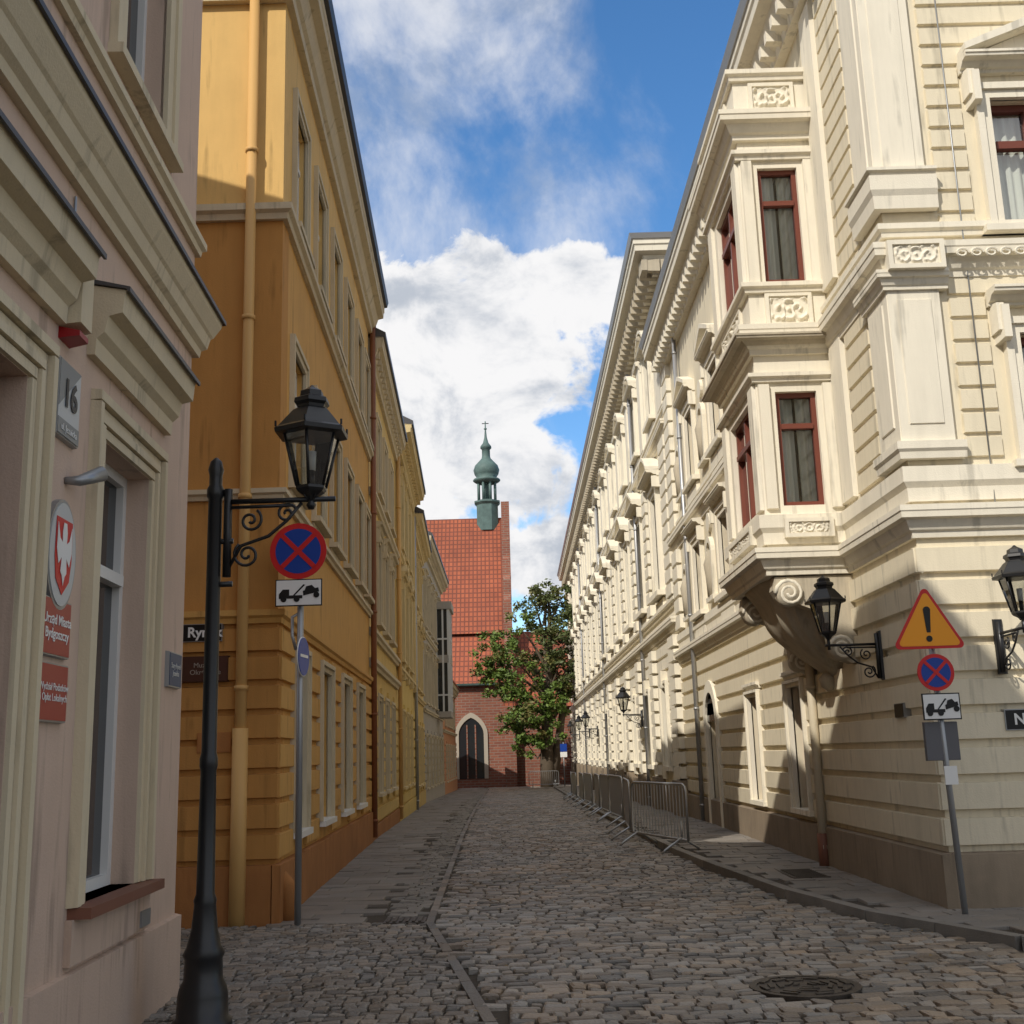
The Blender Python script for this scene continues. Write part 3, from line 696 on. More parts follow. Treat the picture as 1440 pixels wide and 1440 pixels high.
# ================================================================== CHURCH
b=Bd('gothic_church'); CY=88
FC=Fr((0,CY,0),(1,0,0),(0,-1,0))
wall(b,FC,-18,-.3,-1.5,7.0,[],brick,.6)
box(b,FC,-18,-.3,-18,-.61,-1.5,7,brick,'walls')
rz=21.9; ry=CY+9.5
vs=[(-18,CY-.5,6.9),(-.9,CY-.5,6.9),(-.9,CY+3.2,11.0),(-18,CY+3.2,11.0)]
b.add('lower_roof',rooft,vs,[(0,1,2,3)])
vs=[(-18,CY+2.9,11.15),(-.9,CY+2.9,11.15),(-.9,ry,rz),(-18,ry,rz),(-.9,CY+19,7),(-18,CY+19,7)]
b.add('main_roof',rooft,vs,[(0,1,2,3),(3,2,4,5)])
fsweep(b,'eaves',coppg,FC,-18,-.3,[(0,6.8),(.5,6.85),(.55,7.0),(.4,7.0),(0,6.95)])
vs=[]
for x in (-.9,-.3):
    vs+=[(x,CY-.2,-1.5),(x,CY-.2,7.2),(x,ry-.2,rz+.55),(x,ry+.2,rz+.55),(x,CY+19,7.2),(x,CY+19,-1.5)]
b.add('gable',brick,vs,[(0,1,2,3,4,5),(6,7,8,9,10,11)]+[(i,(i+1)%6,(i+1)%6+6,i+6) for i in range(6)])
for k in range(9):
    t=k/8; y=CY+.3+(ry-CY-.8)*t; z=7.4+(rz-6.9)*t
    box(b,Fr((-.95,0,0),(0,1,0),(1,0,0)),y-.35,y+.35,0,.7,z-.9,z+.75,brick,'gable_pinnacles')
for x in (-7.6,-1.1): 
    box(b,FC,x,x+.9,-.1,.9,-1.5,5.2,brick,'buttresses'); prism(b,FC,[(x,5.2),(x+.9,5.2),(x+.9,5.9),(x,5.9)],-.1,.5,rooft,'buttresses')
for cc in (-3.6,-10.):
    archring(b,FC,cc,3.2,.95,1.25,-.02,.12,archm,'window_surrounds',14,point=.3)
    box(b,FC,cc-1.25,cc-.95,-.02,.12,-.1,3.2,archm,'window_surrounds');box(b,FC,cc+.95,cc+1.25,-.02,.12,-.1,3.2,archm,'window_surrounds')
    pts=[(cc-.95,-.1),(cc+.95,-.1)]+[(cc+.95*math.cos(math.pi*i/12),3.2+.95*math.sin(math.pi*i/12)*(1+.3*(1-abs(math.cos(math.pi*i/12))))) for i in range(13)]
    prism(b,FC,pts,.0,.03,gd,'window_glass')
    for x in (-.32,.32): box(b,FC,cc+x-.05,cc+x+.05,.03,.09,-.1,3.9,brick,'tracery')
wall(b,FC,-.3,9,-1.5,5.2,[],brick,.5); box(b,FC,-.2,9,-12,-.52,-1.5,5.2,brick,'walls')
b.add('choir_roof',rooft,[(-.3,CY-.4,5.1),(9,CY-.4,5.1),(9,CY+6,11.5),(-.3,CY+6,11.5),(9,CY+12,5),(-.3,CY+12,5)],[(0,1,2,3),(3,2,4,5)])
b.add('choir_roof',brick,[(8.98,CY-.2,5.0),(8.98,CY+6,11.4),(8.98,CY+12,5)],[(0,1,2)])
tx,ty=-2.15,ry; o=rz-20.4
lathe(b,[(1.0,19.2+o),(1.0,21.5+o),(1.2,21.7+o),(1.2,21.85+o),(.85,21.95+o)],tx,ty,coppg,'turret_base',8,False,math.pi/8)
for k in range(8):
    a=k*math.pi/4+math.pi/8; tube(b,[(tx+.78*math.cos(a),ty+.78*math.sin(a),21.9+o),(tx+.78*math.cos(a),ty+.78*math.sin(a),23.7+o)],.12,coppg,'turret_columns',6)
lathe(b,[(.35,21.9+o),(.35,23.8+o)],tx,ty,coppg,'turret_core',8)
lathe(b,[(.85,23.5+o),(1.2,23.7+o),(1.2,23.85+o),(.85,24.0+o),(1.05,24.3+o),(1.15,24.7+o),(1.0,25.15+o),(.62,25.55+o),(.4,25.8+o),(.36,26.0+o),(.36,26.6+o),(.5,26.7+o),(.48,26.9+o),(.25,27.2+o),(.12,27.7+o),(.06,28.4+o),(.05,29.2+o)],tx,ty,coppg,'turret_dome',12)
lathe(b,[(.02,28.35+o),(.16,28.5+o),(.02,28.65+o)],tx,ty,coppg,'turret_ball',10)
tube(b,[(tx-.3,ty,29.0+o),(tx+.3,ty,29.0+o)],.04,blackm,'cross',6)
b.done()

# ================================================================== TREE
b=Bd('linden_tree'); rnd=random.Random(3)
bx,by,bz=2.0,80,-.65
tube(b,[(bx,by,bz),(bx-.1,by,1),(bx-.05,by,2.8),(bx+.1,by,4.6),(bx+.3,by,7),(bx+.4,by,9.5),(bx+.4,by,12.2)],[.62,.48,.42,.38,.28,.18,.06],bark,'trunk',10)
tube(b,[(bx+.2,by+.2,bz),(bx+.7,by,2.2),(bx+1.1,by,4.5),(bx+1.5,by,7.2)],[.4,.3,.22,.1],bark,'trunk',8)
clumps=[(.4,0,13.0,1.2),(-.6,.3,12.0,1.4),(1.3,-.4,12.2,1.3),(2.1,.2,11.0,1.3),(.2,.2,11.0,1.4),(1.9,.2,9.6,1.5),(-1.6,-.3,10.2,1.4),(.3,-.9,9.6,1.5),(-2.8,0,9.2,1.2),(-3.6,.3,8.0,1.3),(-2.0,-.8,7.9,1.3),(2.0,0,7.8,1.4),(1.0,-1,7.6,1.2),(-.6,.8,7.8,1.3),(-3.3,-.2,6.6,1.1),(-4.0,.1,7.2,1.0),(-.8,-1,5.6,1.3),(-2.0,-.4,5.0,1.4),(-1.0,-.6,4.0,1.4),(-2.4,-.2,3.7,1.2),(.4,-.6,4.9,1.1),(2.1,.1,5.9,1.2),(1.0,.6,6.2,1.1),(-.2,-.9,2.9,.9),(-1.5,0,2.4,1.0)]
for (x,y,z,r) in clumps:
    tube(b,[(bx,by,max(2.2,z-2.6)),(bx+x*.5,by+y*.5,z-1.1),(bx+x,by+y,z)],[.14,.08,.02],bark,'limbs',5)
def leafmat(name,c1,c2):
    m,nt,p=newmat(name)
    g=nt.nodes.new('ShaderNodeNewGeometry'); r=nt.nodes.new('ShaderNodeMixRGB'); r.inputs[1].default_value=(*c1,1); r.inputs[2].default_value=(*c2,1)
    L(nt,g.outputs['Random Per Island'],r.inputs[0]); L(nt,r.outputs[0],p.inputs['Base Color']); p.inputs['Roughness'].default_value=.6
    return m
lf=[leafmat('leaves_green',(.075,.13,.02),(.14,.21,.035)),leafmat('leaves_dark',(.06,.085,.025),(.11,.13,.035)),leafmat('leaves_autumn',(.16,.125,.035),(.10,.13,.03))]
for ci,(x,y,z,r) in enumerate(clumps):
    mt=lf[0] if z<6.2 else (lf[1] if x>-.8 else lf[0])
    k_=14 if z<9 else 11
    sub=[(rnd.gauss(0,.52)*r,rnd.gauss(0,.5)*r,rnd.gauss(0,.44)*r) for _ in range(k_)]
    for (sx,sy,sz) in sub:
        m2=mt if rnd.random()<.8 else lf[2]
        V=[];F=[]
        for _ in range(56):
            q=Vector((rnd.gauss(0,1),rnd.gauss(0,1),rnd.gauss(0,1))).normalized()*rnd.uniform(.2,1)*.42*r
            c=Vector((bx+x+sx+q.x,by+y+sy+q.y,z+sz+q.z*.75))
            u=Vector((rnd.gauss(0,1),rnd.gauss(0,1),rnd.gauss(0,.6))).normalized(); v=u.cross(Vector((rnd.gauss(0,1),rnd.gauss(0,1),rnd.gauss(0,1)))).normalized()
            h=rnd.uniform(.07,.14); o=len(V)
            V+=[c-u*h*1.3,c+v*h*.7,c+u*h*1.3,c-v*h*.7]; F.append((o,o+1,o+2,o+3))
        b.add('foliage',m2,V,F)
b.done()

# ================================================================== GROUND
def lerp(pts,y):
    if y<=pts[0][1]: 
        return pts[0][0]
    for (x0,y0),(x1,y1) in zip(pts,pts[1:]):
        if y<=y1: return x0+(x1-x0)*(y-y0)/(y1-y0)
    return pts[-1][0]
KR=[(4.0,9.7),(3.3,11.4),(2.95,13.2),(2.68,16),(2.5,18.5),(2.35,24),(2.25,31.5),(2.2,45),(2.3,84)]
LB=[(.3,4.6),(-.23,7.6),(-.95,12.05),(-1.25,25),(-1.6,41),(-2.3,84)]
def wl(y): return -2.095-.04*y if y<50 else -4.1
vs=[];fs=[]
xs=[-600,-60,-15,-4,0,4,15,60,600]; ys=[-300,-20,0,12,25,40,60,88,150,900]
for y in ys:
    for x in xs: vs.append((x,y,zg(min(y,120))-.012))
nx=len(xs)
for j in range(len(ys)-1):
    for i in range(nx-1): q=j*nx+i; fs.append((q,q+1,q+nx+1,q+nx))
me=bpy.data.meshes.new('ground'); me.from_pydata(vs,[],fs); me.materials.append(mortar)
go=bpy.data.objects.new('ground',me); scene.collection.objects.link(go)

def stones(name,mat,x0,x1,y0,y1,sx,sy,inside,zoff,h,inset=.012,gap=.008,jit=.15,seed=1,wav=.0,rowvar=.1,und=.0,skew=.07):
    r=random.Random(seed); V=[];F=[]; y=y0; k=0
    while y<y1:
        dy=sy*(1+r.uniform(-rowvar,rowvar)); x=x0+ (sx*.5 if k%2 else 0)+r.uniform(-.2,.2)*sx
        while x<x1:
            dx=sx*(1+r.uniform(-jit,jit)*1.6); cx,cy=x+dx/2,y+dy/2
            wy=wav*(math.sin(cx*1.3+y*.2)+.5*math.sin(cx*3.1+y))
            if inside(cx,cy+wy) :
                zb=zg(cy)+zoff+und*(math.sin(cx*1.7+cy*.9)+math.sin(cx*.8-cy*1.9+2)); o=len(V); t=h*r.uniform(.6,1.25); tl=r.uniform(-.005,.005); tm=r.uniform(-.005,.005)
                jx=lambda: r.uniform(-skew,skew)*sy
                q=[(x+gap,y+gap+wy),(x+dx-gap,y+gap+wy),(x+dx-gap,y+dy-gap+wy),(x+gap,y+dy-gap+wy)]
                q=[(a+jx(),b_+jx()) for a,b_ in q]
                mx=sum(a for a,_ in q)/4; my=sum(b_ for _,b_ in q)/4
                for (sc,zz) in ((0,-.02),(inset*.4,t*.65),(inset*1.6,t)):
                    for i,(a,b_) in enumerate(q):
                        ddx=math.copysign(sc,mx-a); ddy=math.copysign(sc,my-b_)
                        V.append((a+ddx,b_+ddy,zb+zz+(tl*(1 if a>mx else -1)+tm*(1 if b_>my else -1))*(1 if zz>0 else 0)))
                for l in (0,4):
                    for i in range(4): F.append((o+l+i,o+l+(i+1)%4,o+l+4+(i+1)%4,o+l+4+i))
                F.append((o+8,o+9,o+10,o+11))
            x+=dx
        y+=dy; k+=1
    me=bpy.data.meshes.new(name); me.from_pydata(V,[],F); me.materials.append(mat); me.polygons.foreach_set('use_smooth',[False]*len(me.polygons))
    ob=bpy.data.objects.new(name,me); scene.collection.objects.link(ob); return ob
MH=(1.93,8.4,.36)
def inroad(x,y):
    if math.hypot(x-MH[0],y-MH[1])<MH[2]+.04: return False
    return x>lerp(LB,y)+.09 and (x<lerp(KR,y)-.12 if y>9.7 else (y<9.0 or x<3.9))
stones('cobblestone_road',sett,-3,9,4.4,45,.165,.12,inroad,0,.022,inset=.014,gap=.005,seed=2,wav=.035,jit=.3,rowvar=.2,und=.008,skew=.10)
stones('cobblestone_road',sett,-4,3,45,86,.30,.22,inroad,0,.02,inset=.016,seed=3)
def inleft(x,y):
    if y>12.15: return False
    if y<8.85 and x<-2.2-.04*y: return False
    return x<lerp(LB,y)-.06
stones('sett_pavement',sett2,-12,.3,4.4,12.2,.115,.105,inleft,.004,.016,inset=.009,gap=.004,seed=4,jit=.25,wav=.04,rowvar=.18,und=.003,skew=.1)
stones('gutter_setts',kerbm,-4,0,12.2,84,.16,.14,lambda x,y: lerp(LB,y)-.5<x<lerp(LB,y)-.08,-.004,.014,gap=.005,inset=.007,seed=6)
stones('left_sidewalk',slab,-5,0,12.2,86,.5,.36,lambda x,y: wl(y)-.2<x<lerp(LB,y)-.55,.008,.012,gap=.002,inset=.003,seed=7,jit=.05,rowvar=.03,skew=.01)
stones('right_sidewalk',slab,2,15,9.2,86,.35,.35,lambda x,y: x>lerp(KR,y)+.2 and x<(14 if y<11.6 else 4.3),.07,.018,gap=.002,inset=.003,seed=8,jit=.03,rowvar=.03,skew=.015)
b=Bd('kerb')
def kline(pts,w,h,mat,step=.8,side=1,part='kerb_stones'):
    for (x0,y0),(x1,y1) in zip(pts,pts[1:]):
        d=Vector((x1-x0,y1-y0)); l=d.length; n=max(1,round(l/step))
        for i in range(n):
            a=i/n; c=(i+1)/n
            fr=Fr((x0,y0,0),(d.x,d.y,0),(d.y*side,-d.x*side,0))
            zz=zg(y0+d.y*(a+c)/2)
            box(b,fr,l*a+.006,l*c-.006,-w/2,w/2,zz-.1,zz+h+random.uniform(-.003,.003),mat,part)
kp=[(12,8.75),(6.5,8.85),(5.0,9.15)]+[(x,y) for x,y in KR]
kline(kp,.13,.10,kerbm)
kline([(x,y) for x,y in LB],.08,.020,sett2,.45)
b.done()
vs=[];fs=[]
rows=[y for _,y in KR]
rows=sorted(set(rows+[11.46,12,25,60]))
for y in rows: vs+=[(lerp(KR,y),y,zg(y)+.062),((4.3 if y>11.5 else 14),y,zg(y)+.062)]
for i in range(len(rows)-1): fs.append((2*i,2*i+1,2*i+3,2*i+2))
o=len(vs); vs+=[(5.0,9.15,.062),(12,8.8,.062),(14,8.8,.062),(14,9.7,.062),(4.0,9.7,.062)]; fs.append((o,o+1,o+2,o+3,o+4))
me=bpy.data.meshes.new('sidewalk_bed'); me.from_pydata(vs,[],fs); me.materials.append(mortar)
ob=bpy.data.objects.new('sidewalk_bed',me); scene.collection.objects.link(ob)

b=Bd('manhole_cover'); x,y,r=MH
lathe(b,[(r+.02,-.01),(r+.02,.024),(r-.03,.024),(r-.03,.016),(r-.05,.016),(r-.05,.022),(.001,.022)],x,y,ironm,'rim',36,False)
for ring in range(5):
    rr=.05+ring*.058; nn=max(6,int(rr*60))
    for k in range(nn):
        if k%2: continue
        a0=2*math.pi*k/nn; a1=2*math.pi*(k+1)/nn
        q=[(rr,a0),(rr+.034,a0),(rr+.034,a1),(rr,a1)]
        vv=[(x+R*math.cos(A),y+R*math.sin(A),z) for z in (.02,.032) for R,A in q]; b.add('pattern',ironm,vv,BF)
b.done()
b=Bd('drain_grate'); FG=Fr((-1.42,12.0,0),(1,0,0),(0,1,0))
box(b,FG,0,.42,0,.4,-.02,.028,ironm,'frame')
for k in range(6): box(b,FG,.03+k*.065,.06+k*.065,.03,.37,.028,.04,ironm,'bars')
b.done()
b=Bd('drain_cover'); FG=Fr((3.25,14.3,0),(1,0,0),(0,1,0)); box(b,FG,0,.45,0,1.0,.07,.098,ironm,'cover',bev=.01)
for k in range(9): box(b,FG,.04,.41,.06+k*.1,.1+k*.1,.098,.106,ironm,'ribs')
b.done()
# fallen leaves gathered along kerbs and gutter
r_=random.Random(11); V=[];F=[]
for i in range(260):
    y=6+r_.random()**1.6*40
    if r_.random()<.5: x=lerp(KR,y)-.12-abs(r_.gauss(0,.14)) if y>9.8 else r_.uniform(-2,4)
    else: x=lerp(LB,y)+r_.gauss(0,.25)
    z=zg(y)+.036; h=r_.uniform(.012,.028); a=r_.random()*6.28; o=len(V); tz=r_.uniform(0,.012)
    V+=[(x-h*math.cos(a),y-h*math.sin(a),z),(x-h*.6*math.sin(a),y+h*.6*math.cos(a),z+tz),(x+h*math.cos(a),y+h*math.sin(a),z+.003),(x+h*.6*math.sin(a),y-h*.6*math.cos(a),z+.002)]; F.append((o,o+1,o+2,o+3))
me=bpy.data.meshes.new('fallen_leaves'); me.from_pydata(V,[],F); me.materials.append(leafmat('dry_leaves',(.22,.15,.05),(.12,.07,.03))); ob=bpy.data.objects.new('fallen_leaves',me); scene.collection.objects.link(ob)

# ================================================================== LAMPS
def lantern(b,x,y,z,s=1):
    n=6; rot=math.pi/6
    R=lambda r:r*s; Z=lambda q:z+q*s
    lathe(b,[(R(.03),Z(-.06)),(R(.05),Z(-.03)),(R(.10),Z(0)),(R(.115),Z(.02)),(R(.115),Z(.04))],x,y,blackm,'lantern_base',6,False,rot)
    bot=.11;top=.205
    ring=lambda r,zz:[(x+R(r)*math.cos(2*math.pi*k/n+rot),y+R(r)*math.sin(2*math.pi*k/n+rot),Z(zz)) for k in range(n)]
    a=ring(bot,.04);c=ring(top,.42)
    b.add('lantern_glass',gl,a+c,[(k,(k+1)%n,(k+1)%n+n,k+n) for k in range(n)])
    for k in range(n):
        tube(b,[a[k],c[k]],.011*s,blackm,'lantern_frame',6)
    tube(b,[(x,y,Z(.04)),(x,y,Z(.16))],.025*s,blackm,'lamp_holder',8); tube(b,[(x,y,Z(.16)),(x,y,Z(.3))],[.03*s,.035*s],whitep,'lamp_bulb',8)
    lathe(b,[(R(.205),Z(.41)),(R(.275),Z(.42)),(R(.28),Z(.45)),(R(.25),Z(.47)),(R(.20),Z(.53)),(R(.14),Z(.60)),(R(.11),Z(.62)),(R(.115),Z(.64)),(R(.135),Z(.66)),(R(.13),Z(.69)),(R(.09),Z(.71)),(R(.085),Z(.75)),(R(.03),Z(.78)),(R(.01),Z(.80))],x,y,blackm,'lantern_roof',6,False,rot)
    for k in range(n):
        p=ring(.27,.46)[k]; tube(b,[p,(p[0],p[1],p[2]+.04*s)],.008*s,blackm,'lantern_frame',5)
def spiral(b,c,u,r,turns,mat,th,flip=1,start=0,part='scrollwork'):
    pts=[];N=int(18*turns)
    for i in range(N+1):
        t=i/N; a=start+flip*2*math.pi*turns*t; rr=r*(1-.85*t)
        pts.append((c[0]+u[0]*rr*math.cos(a),c[1]+u[1]*rr*math.cos(a),c[2]+rr*math.sin(a)))
    tube(b,pts,th,mat,part,6)
def bracket(b,x0,y0,u,z,ln,s=1,m=blackm):
    tube(b,[(x0,y0,z),(x0+u[0]*ln,y0+u[1]*ln,z)],.018*s,m,'arm',8)
    tube(b,[(x0,y0,z-.04*s),(x0+u[0]*ln*.6,y0+u[1]*ln*.6,z-.035*s)],.012*s,m,'arm',6)
    P=lambda d,zz:(x0+u[0]*d,y0+u[1]*d,z+zz)
    tube(b,[P(.02,-.45*s),P(.1*s,-.3*s),P(.28*s,-.24*s),P(.4*s,-.14*s),P(.5*s,-.02*s)],.012*s,m,'scrollwork',6)
    spiral(b,P(.14*s,-.36*s),u,.09*s,1.6,m,.010*s,1,2.2); spiral(b,P(.16*s,-.13*s),u,.08*s,1.5,m,.010*s,-1,1.0)
    spiral(b,P(.40*s,-.09*s),u,.07*s,1.5,m,.010*s,1,.3)
b=Bd('street_lamp'); x,y=-2.07,7.75
lathe(b,[(.19,-.01),(.19,.05),(.165,.07),(.16,.2),(.15,.25),(.125,.3),(.12,.42),(.135,.45),(.11,.5),(.085,.6),(.07,.75),(.075,.78),(.06,.82),(.052,1.6),(.06,1.63),(.06,1.68),(.05,1.72),(.048,3.45),(.06,3.47),(.06,3.52),(.045,3.55),(.045,3.62),(.055,3.66),(.04,3.72),(.01,3.75)],x,y,blackm,'post',16)
for z in (3.0,3.3): tube(b,[(x-.02,y,z-.15),(x+.13,y,z-.15)],.02,blackm,'collar',6)
tube(b,[(x+.09,y,2.9),(x+.09,y,3.52)],.03,blackm,'arm_plate',6)
bracket(b,x+.08,y,(1,0),3.43,.76,1.05)
lathe(b,[(.02,3.36),(.035,3.39),(.02,3.42),(.02,3.45),(.05,3.47)],-1.40,y,blackm,'lantern_socket',8)
lantern(b,-1.40,y,3.48,.98)
for k in range(4):
    a=k*math.pi/2+.7; tube(b,[(-1.40+.09*math.cos(a),y+.09*math.sin(a),3.53),(-1.40+.05*math.cos(a),y+.05*math.sin(a),3.45),(-1.40,y,3.41)],.008,blackm,'lantern_cradle',5)
b.done()
def walllamp(x0,y0,u,z,ln,s=.8):
    b=Bd('wall_lantern')
    tube(b,[(x0+u[0]*.04,y0+u[1]*.04,z-.38),(x0+u[0]*.04,y0+u[1]*.04,z+.12)],.035*s,blackm,'wall_plate',6)
    box(b,Fr((x0,y0,0),(u[1],-u[0],0),(u[0],u[1],0)),-.05,.05,0,.03,z-.4,z+.15,blackm,'wall_plate',bev=.01)
    bracket(b,x0+u[0]*.04,y0+u[1]*.04,u,z,ln,s)
    tx,ty=x0+u[0]*ln,y0+u[1]*ln
    tube(b,[(tx,ty,z-.05),(tx,ty,z+.08)],.018,blackm,'stem',6)
    lantern(b,tx,ty,z+.12,s); b.done()
walllamp(4.07,12.75,(-1,0),2.73,.58,.84)
walllamp(4.82,11.41,(0,-1),2.68,.60,.84)
for y in (36.3,57,63.5,74): walllamp(3.92,y,(-1,0),2.75,.6,.95)

# ================================================================== SIGNS
def pole(b,x,y,z1,r=.03,lean=0,mat=greym): tube(b,[(x,y,zg(y)-.02),(x-lean,y,z1)],r,mat,'pole',10)
def nostop(b,fr,cx,z,r,d=.03):
    prism(b,fr,circ(cx,z,r,36),d-.012,d,redp,'round_plate'); prism(b,fr,circ(cx,z,r*.98,36),d-.016,d-.0125,greym,'back')
    poly(b,fr,circ(cx,z,r*.80,36),d+.003,bluep,'blue_field')
    for s in (1,-1):
        w=r*.085; c=math.cos(math.pi/4)*r*.80
        n=w*.7071
        dd=d+.006 if s>0 else d+.0075
        poly(b,fr,[(cx-c-n,z-s*c+s*n),(cx-c+n,z-s*c-s*n),(cx+c+n,z+s*c-s*n),(cx+c-n,z+s*c+s*n)],dd,redp,'red_cross')
def towplate(b,fr,cx,z,w,h,d=.03):
    box(b,fr,cx-w/2,cx+w/2,d-.01,d,z-h/2,z+h/2,blackp,'tow_plate',bev=.001)
    box(b,fr,cx-w/2+.012,cx+w/2-.012,d,d+.003,z-h/2+.012,z+h/2-.012,whitep,'tow_plate_face')
    X=lambda a:cx+a*w; Zz=lambda a:z+a*h; e=d+.006
    poly(b,fr,[(X(-.42),Zz(-.22)),(X(.08),Zz(-.22)),(X(.08),Zz(-.1)),(X(-.2),Zz(-.1)),(X(-.2),Zz(.12)),(X(-.34),Zz(.12)),(X(-.42),Zz(-.05))],e,blackp,'tow_truck')
    poly(b,fr,[(X(-.12),Zz(-.1)),(X(-.08),Zz(-.1)),(X(.14),Zz(.28)),(X(.10),Zz(.30))],e+.001,blackp,'tow_truck')
    poly(b,fr,[(X(.10),Zz(-.12)),(X(.44),Zz(.02)),(X(.42),Zz(.17)),(X(.35),Zz(.15)),(X(.28),Zz(.27)),(X(.16),Zz(.22)),(X(.13),Zz(.08)),(X(.09),Zz(.05))],e+.002,blackp,'towed_car')
    for a,bb in ((-.32,-.24),(-.04,-.24),(.38,-.1)): poly(b,fr,circ(X(a),Zz(bb),h*.11,14),e+.003,blackp,'wheels')
def signfr(y): return Fr((0,y,0),(1,0,0),(0,-1,0))
b=Bd('no_stopping_sign'); x,y=-2.29,12.1; f=signfr(y-.035)
pole(b,x,y,4.15,.035)
nostop(b,f,x-.02,3.85,.305); towplate(b,f,x-.01,3.4,.50,.29)
f2=Fr((x,y-.02,0),(.10,.995,0),(.995,-.10,0))
prism(b,f2,circ(-.02,2.72,.2,28),.045,.052,bluep,'blue_disc'); prism(b,f2,circ(-.02,2.72,.21,28),.035,.045,whitep,'blue_disc_rim'); poly(b,f2,[(-.16,2.71),(.12,2.71),(.12,2.74),(-.16,2.74)],.056,whitep,'blue_disc_bar')
tube(b,[(x-.05,y+.02,2.8),(x-.09,y+.02,2.95),(x-.09,y+.02,3.15),(x,y+.02,3.2)],.018,galv,'bracket',6)
b.done()
b=Bd('warning_sign'); x,y=4.02,10.98; f=signfr(y-.035); pole(b,x+.02,y,2.9,.03,lean=.06,mat=greym)
c=3.95; z=2.72; R=.41
def rtri(s,rad):
    pts=[]; P=[Vector((c-R*s*.866,z-R*s*.5)),Vector((c+R*s*.866,z-R*s*.5)),Vector((c,z+R*s))]
    ce=(P[0]+P[1]+P[2])/3
    for i,p in enumerate(P):
        q=p+(ce-p).normalized()*rad*2; a0=math.atan2((p-ce).y,(p-ce).x)
        for k in range(-3,4): a=a0+k*math.pi/9; pts.append((q.x+rad*math.cos(a),q.y+rad*math.sin(a)))
    return pts
prism(b,f,rtri(1,.04),.018,.03,redp,'triangle'); poly(b,f,rtri(.87,.03),.034,orangep,'orange_field')
poly(b,f,[(c-.035,z+.17),(c+.035,z+.17),(c+.018,z-.05),(c-.018,z-.05)],.038,blackp,'exclamation_mark'); poly(b,f,circ(c,z+.165,.035,16),.039,blackp,'exclamation_mark'); poly(b,f,circ(c,z-.11,.03,16),.038,blackp,'exclamation_mark')
nostop(b,f,c+.03,2.29,.175); towplate(b,f,c+.05,1.97,.36,.25)
box(b,f,c-.12,c+.20,-.06,-.015,1.47,1.83,M('box_dark_grey',(.12,.12,.13),bump=0,rough=.5),'rear_box',bev=.005)
box(b,f,c+.02,c+.14,.0,.01,1.25,1.42,whitep,'sticker')
b.done()
b=Bd('parking_sign'); x,y=2.9,76; pole(b,x,y,2.3,.04); f=signfr(y-.05); box(b,f,x-.22,x+.22,0,.02,1.7,2.2,bluep,'plate'); box(b,f,x-.22,x+.22,0,.02,1.35,1.68,whitep,'plate_white'); b.done()

# ================================================================== BARRIERS
def barrier(p0,p1,h=1.08):
    b=Bd('crowd_barrier'); a=Vector(p0);c=Vector(p1);d=(c-a); l=d.length; d.normalize(); n=Vector((-d.y,d.x)); z=zg(a.y)+(.015)
    P=lambda s,zz,o=0:(a.x+d.x*s+n.x*o,a.y+d.y*s+n.y*o,z+zz)
    r=.12
    pts=[P(0,.22),P(0,h-r),P(r*.3,h-r*.3),P(r,h),P(l-r,h),P(l-r*.3,h-r*.3),P(l,h-r),P(l,.22)]
    tube(b,pts+[P(0,.22)],.022,galv,'frame',8)
    k=int(l/.13)
    for i in range(1,k): tube(b,[P(l*i/k,.22),P(l*i/k,h-.01)],.009,galv,'bars',5)
    for s in (.25,l-.25):
        tube(b,[P(s,.02,-.36),P(s,.07,-.3),P(s,.25,0),P(s,.07,.3),P(s,.02,.36)],.02,galv,'feet',6)
        tube(b,[P(s,.22),P(s,.5)],.018,galv,'feet',6)
    b.done()
barrier((2.62,18.6),(1.98,20.9)); barrier((2.0,21.6),(2.12,24.0)); barrier((2.2,25.3),(2.1,27.7)); barrier((2.2,28.3),(2.1,30.7)); barrier((2.1,31.2),(2.15,33.6))
barrier((2.2,36),(2.1,38.4)); barrier((2.1,39),(2.1,41.4)); barrier((2.15,45),(2.1,47.3)); barrier((2.1,48),(2.2,50.4)); barrier((.6,78),(2.6,78.3))

# ================================================================== LIGHT / SKY / CAMERA
el=math.radians(40); ph=math.radians(35)
dirv=Vector((math.sin(ph)*math.cos(el),math.cos(ph)*math.cos(el),-math.sin(el)))
sd=bpy.data.lights.new('sun','SUN'); sd.energy=3.7; sd.angle=math.radians(.5); sd.color=(1,.94,.84)
so=bpy.data.objects.new('sun',sd); so.rotation_euler=dirv.to_track_quat('-Z','Y').to_euler(); scene.collection.objects.link(so)
w=bpy.data.worlds.new('World'); scene.world=w; w.use_nodes=True; nt=w.node_tree
for n_ in list(nt.nodes): nt.nodes.remove(n_)
out=nt.nodes.new('ShaderNodeOutputWorld')
sky=nt.nodes.new('ShaderNodeTexSky'); sky.sky_type='NISHITA'; sky.sun_disc=False; sky.sun_elevation=el; sky.sun_rotation=math.radians(215)
sky.ozone_density=3.0; sky.dust_density=.4
hs=nt.nodes.new('ShaderNodeHueSaturation'); hs.inputs['Saturation'].default_value=1.22; hs.inputs['Value'].default_value=1.3; L(nt,sky.outputs[0],hs.inputs['Color'])
bg1=nt.nodes.new('ShaderNodeBackground'); bg1.inputs[1].default_value=.14; L(nt,hs.outputs[0],bg1.inputs[0])
tc=nt.nodes.new('ShaderNodeTexCoord').outputs['Generated']
blobs=[(-.015,.34,.115,.09),(.045,.392,.065,.045),(-.075,.38,.065,.05),(-.075,.27,.10,.09),(.085,.388,.035,.03),(-.01,.25,.06,.06),(.03,.165,.07,.035),(-.09,.19,.08,.06)]
cur=None
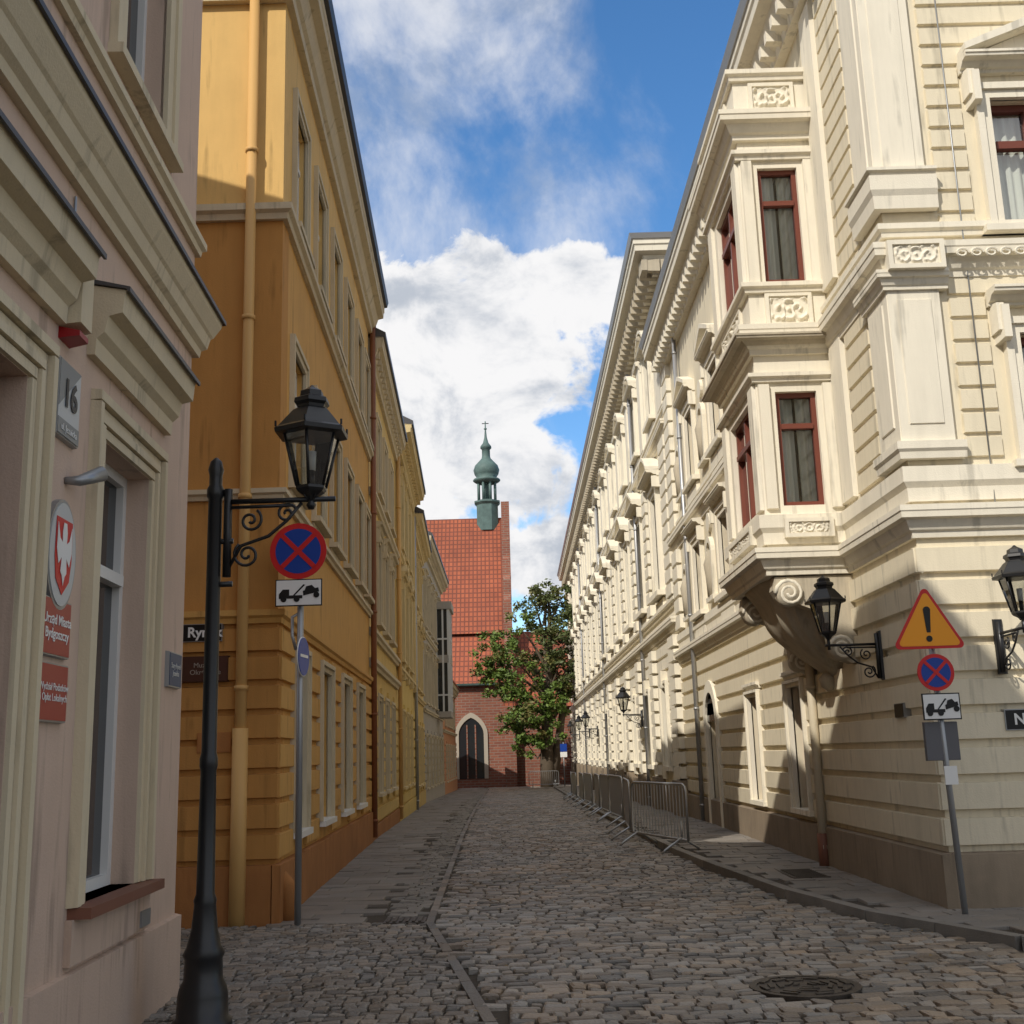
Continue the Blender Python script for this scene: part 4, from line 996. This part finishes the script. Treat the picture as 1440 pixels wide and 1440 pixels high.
for (x,z,rx,rz_) in blobs:
    s1=nt.nodes.new('ShaderNodeVectorMath'); s1.operation='SUBTRACT'; L(nt,tc,s1.inputs[0]); s1.inputs[1].default_value=(x,0,z)
    s2=nt.nodes.new('ShaderNodeVectorMath'); s2.operation='MULTIPLY'; L(nt,s1.outputs[0],s2.inputs[0]); s2.inputs[1].default_value=(1/rx,0,1/rz_)
    s3=nt.nodes.new('ShaderNodeVectorMath'); s3.operation='LENGTH'; L(nt,s2.outputs[0],s3.inputs[0])
    v=mth(nt,'SUBTRACT',1,s3.outputs['Value'])
    cur=v if cur is None else mth(nt,'SMOOTH_MAX',cur,v,.15)
nz=noise(nt,tc,13,7,.6,.3)
dens=mth(nt,'ADD',cur,mth(nt,'MULTIPLY_ADD',nz,2.4,-1.15))
mask=smooth(nt,dens,-.02,.28)
sep=nt.nodes.new('ShaderNodeSeparateXYZ'); L(nt,tc,sep.inputs[0])
n2=noise(nt,mapping(nt,tc,(1.5,1,1.0),(0,.7,0)),4.0,8,.60,.3)
west=mth(nt,'MULTIPLY_ADD',sep.outputs[0],-.85,.0)
thin=mth(nt,'MULTIPLY',smooth(nt,mth(nt,'ADD',n2,west),.43,.74),.75)
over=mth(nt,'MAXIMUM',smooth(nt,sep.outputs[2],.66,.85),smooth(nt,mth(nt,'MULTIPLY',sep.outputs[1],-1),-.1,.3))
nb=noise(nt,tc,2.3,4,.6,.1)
fill_cloud=mth(nt,'MULTIPLY',smooth(nt,nb,.30,.55),over)  # unseen clouds overhead and behind the camera, added to lift ambient light
mall=mth(nt,'MAXIMUM',mth(nt,'MAXIMUM',mask,thin),fill_cloud)
shade=smooth(nt,noise(nt,mapping(nt,tc,(1,1,1.3),(0,0,0),(.012,0,.02)),11,6,.6,.3),.36,.60)
cr=nt.nodes.new('ShaderNodeMixRGB'); cr.inputs[1].default_value=(.53,.575,.65,1); cr.inputs[2].default_value=(.97,.965,.97,1); L(nt,shade,cr.inputs[0])
bg2=nt.nodes.new('ShaderNodeBackground'); bg2.inputs[1].default_value=.97; L(nt,cr.outputs[0],bg2.inputs[0])
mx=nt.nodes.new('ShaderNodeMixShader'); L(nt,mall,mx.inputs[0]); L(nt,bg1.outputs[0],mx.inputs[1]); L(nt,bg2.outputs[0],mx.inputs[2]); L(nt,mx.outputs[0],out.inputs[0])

f_=1600; p=math.radians(12); r=.03
cd=bpy.data.cameras.new('camera'); cd.sensor_width=36; cd.lens=36*f_/1440; cd.clip_end=3000; cd.clip_start=.05
co=bpy.data.objects.new('camera',cd); scene.collection.objects.link(co)
fw_=Vector((0,math.cos(p),math.sin(p))); up0=Vector((0,-math.sin(p),math.cos(p))); r0=Vector((1,0,0))
rt=(r0-up0*r).normalized(); upc=(up0+r0*r).normalized(); bk=-fw_
mm=Matrix(((rt.x,upc.x,bk.x,0),(rt.y,upc.y,bk.y,0),(rt.z,upc.z,bk.z,1.65),(0,0,0,1)))
co.matrix_world=mm
scene.camera=co
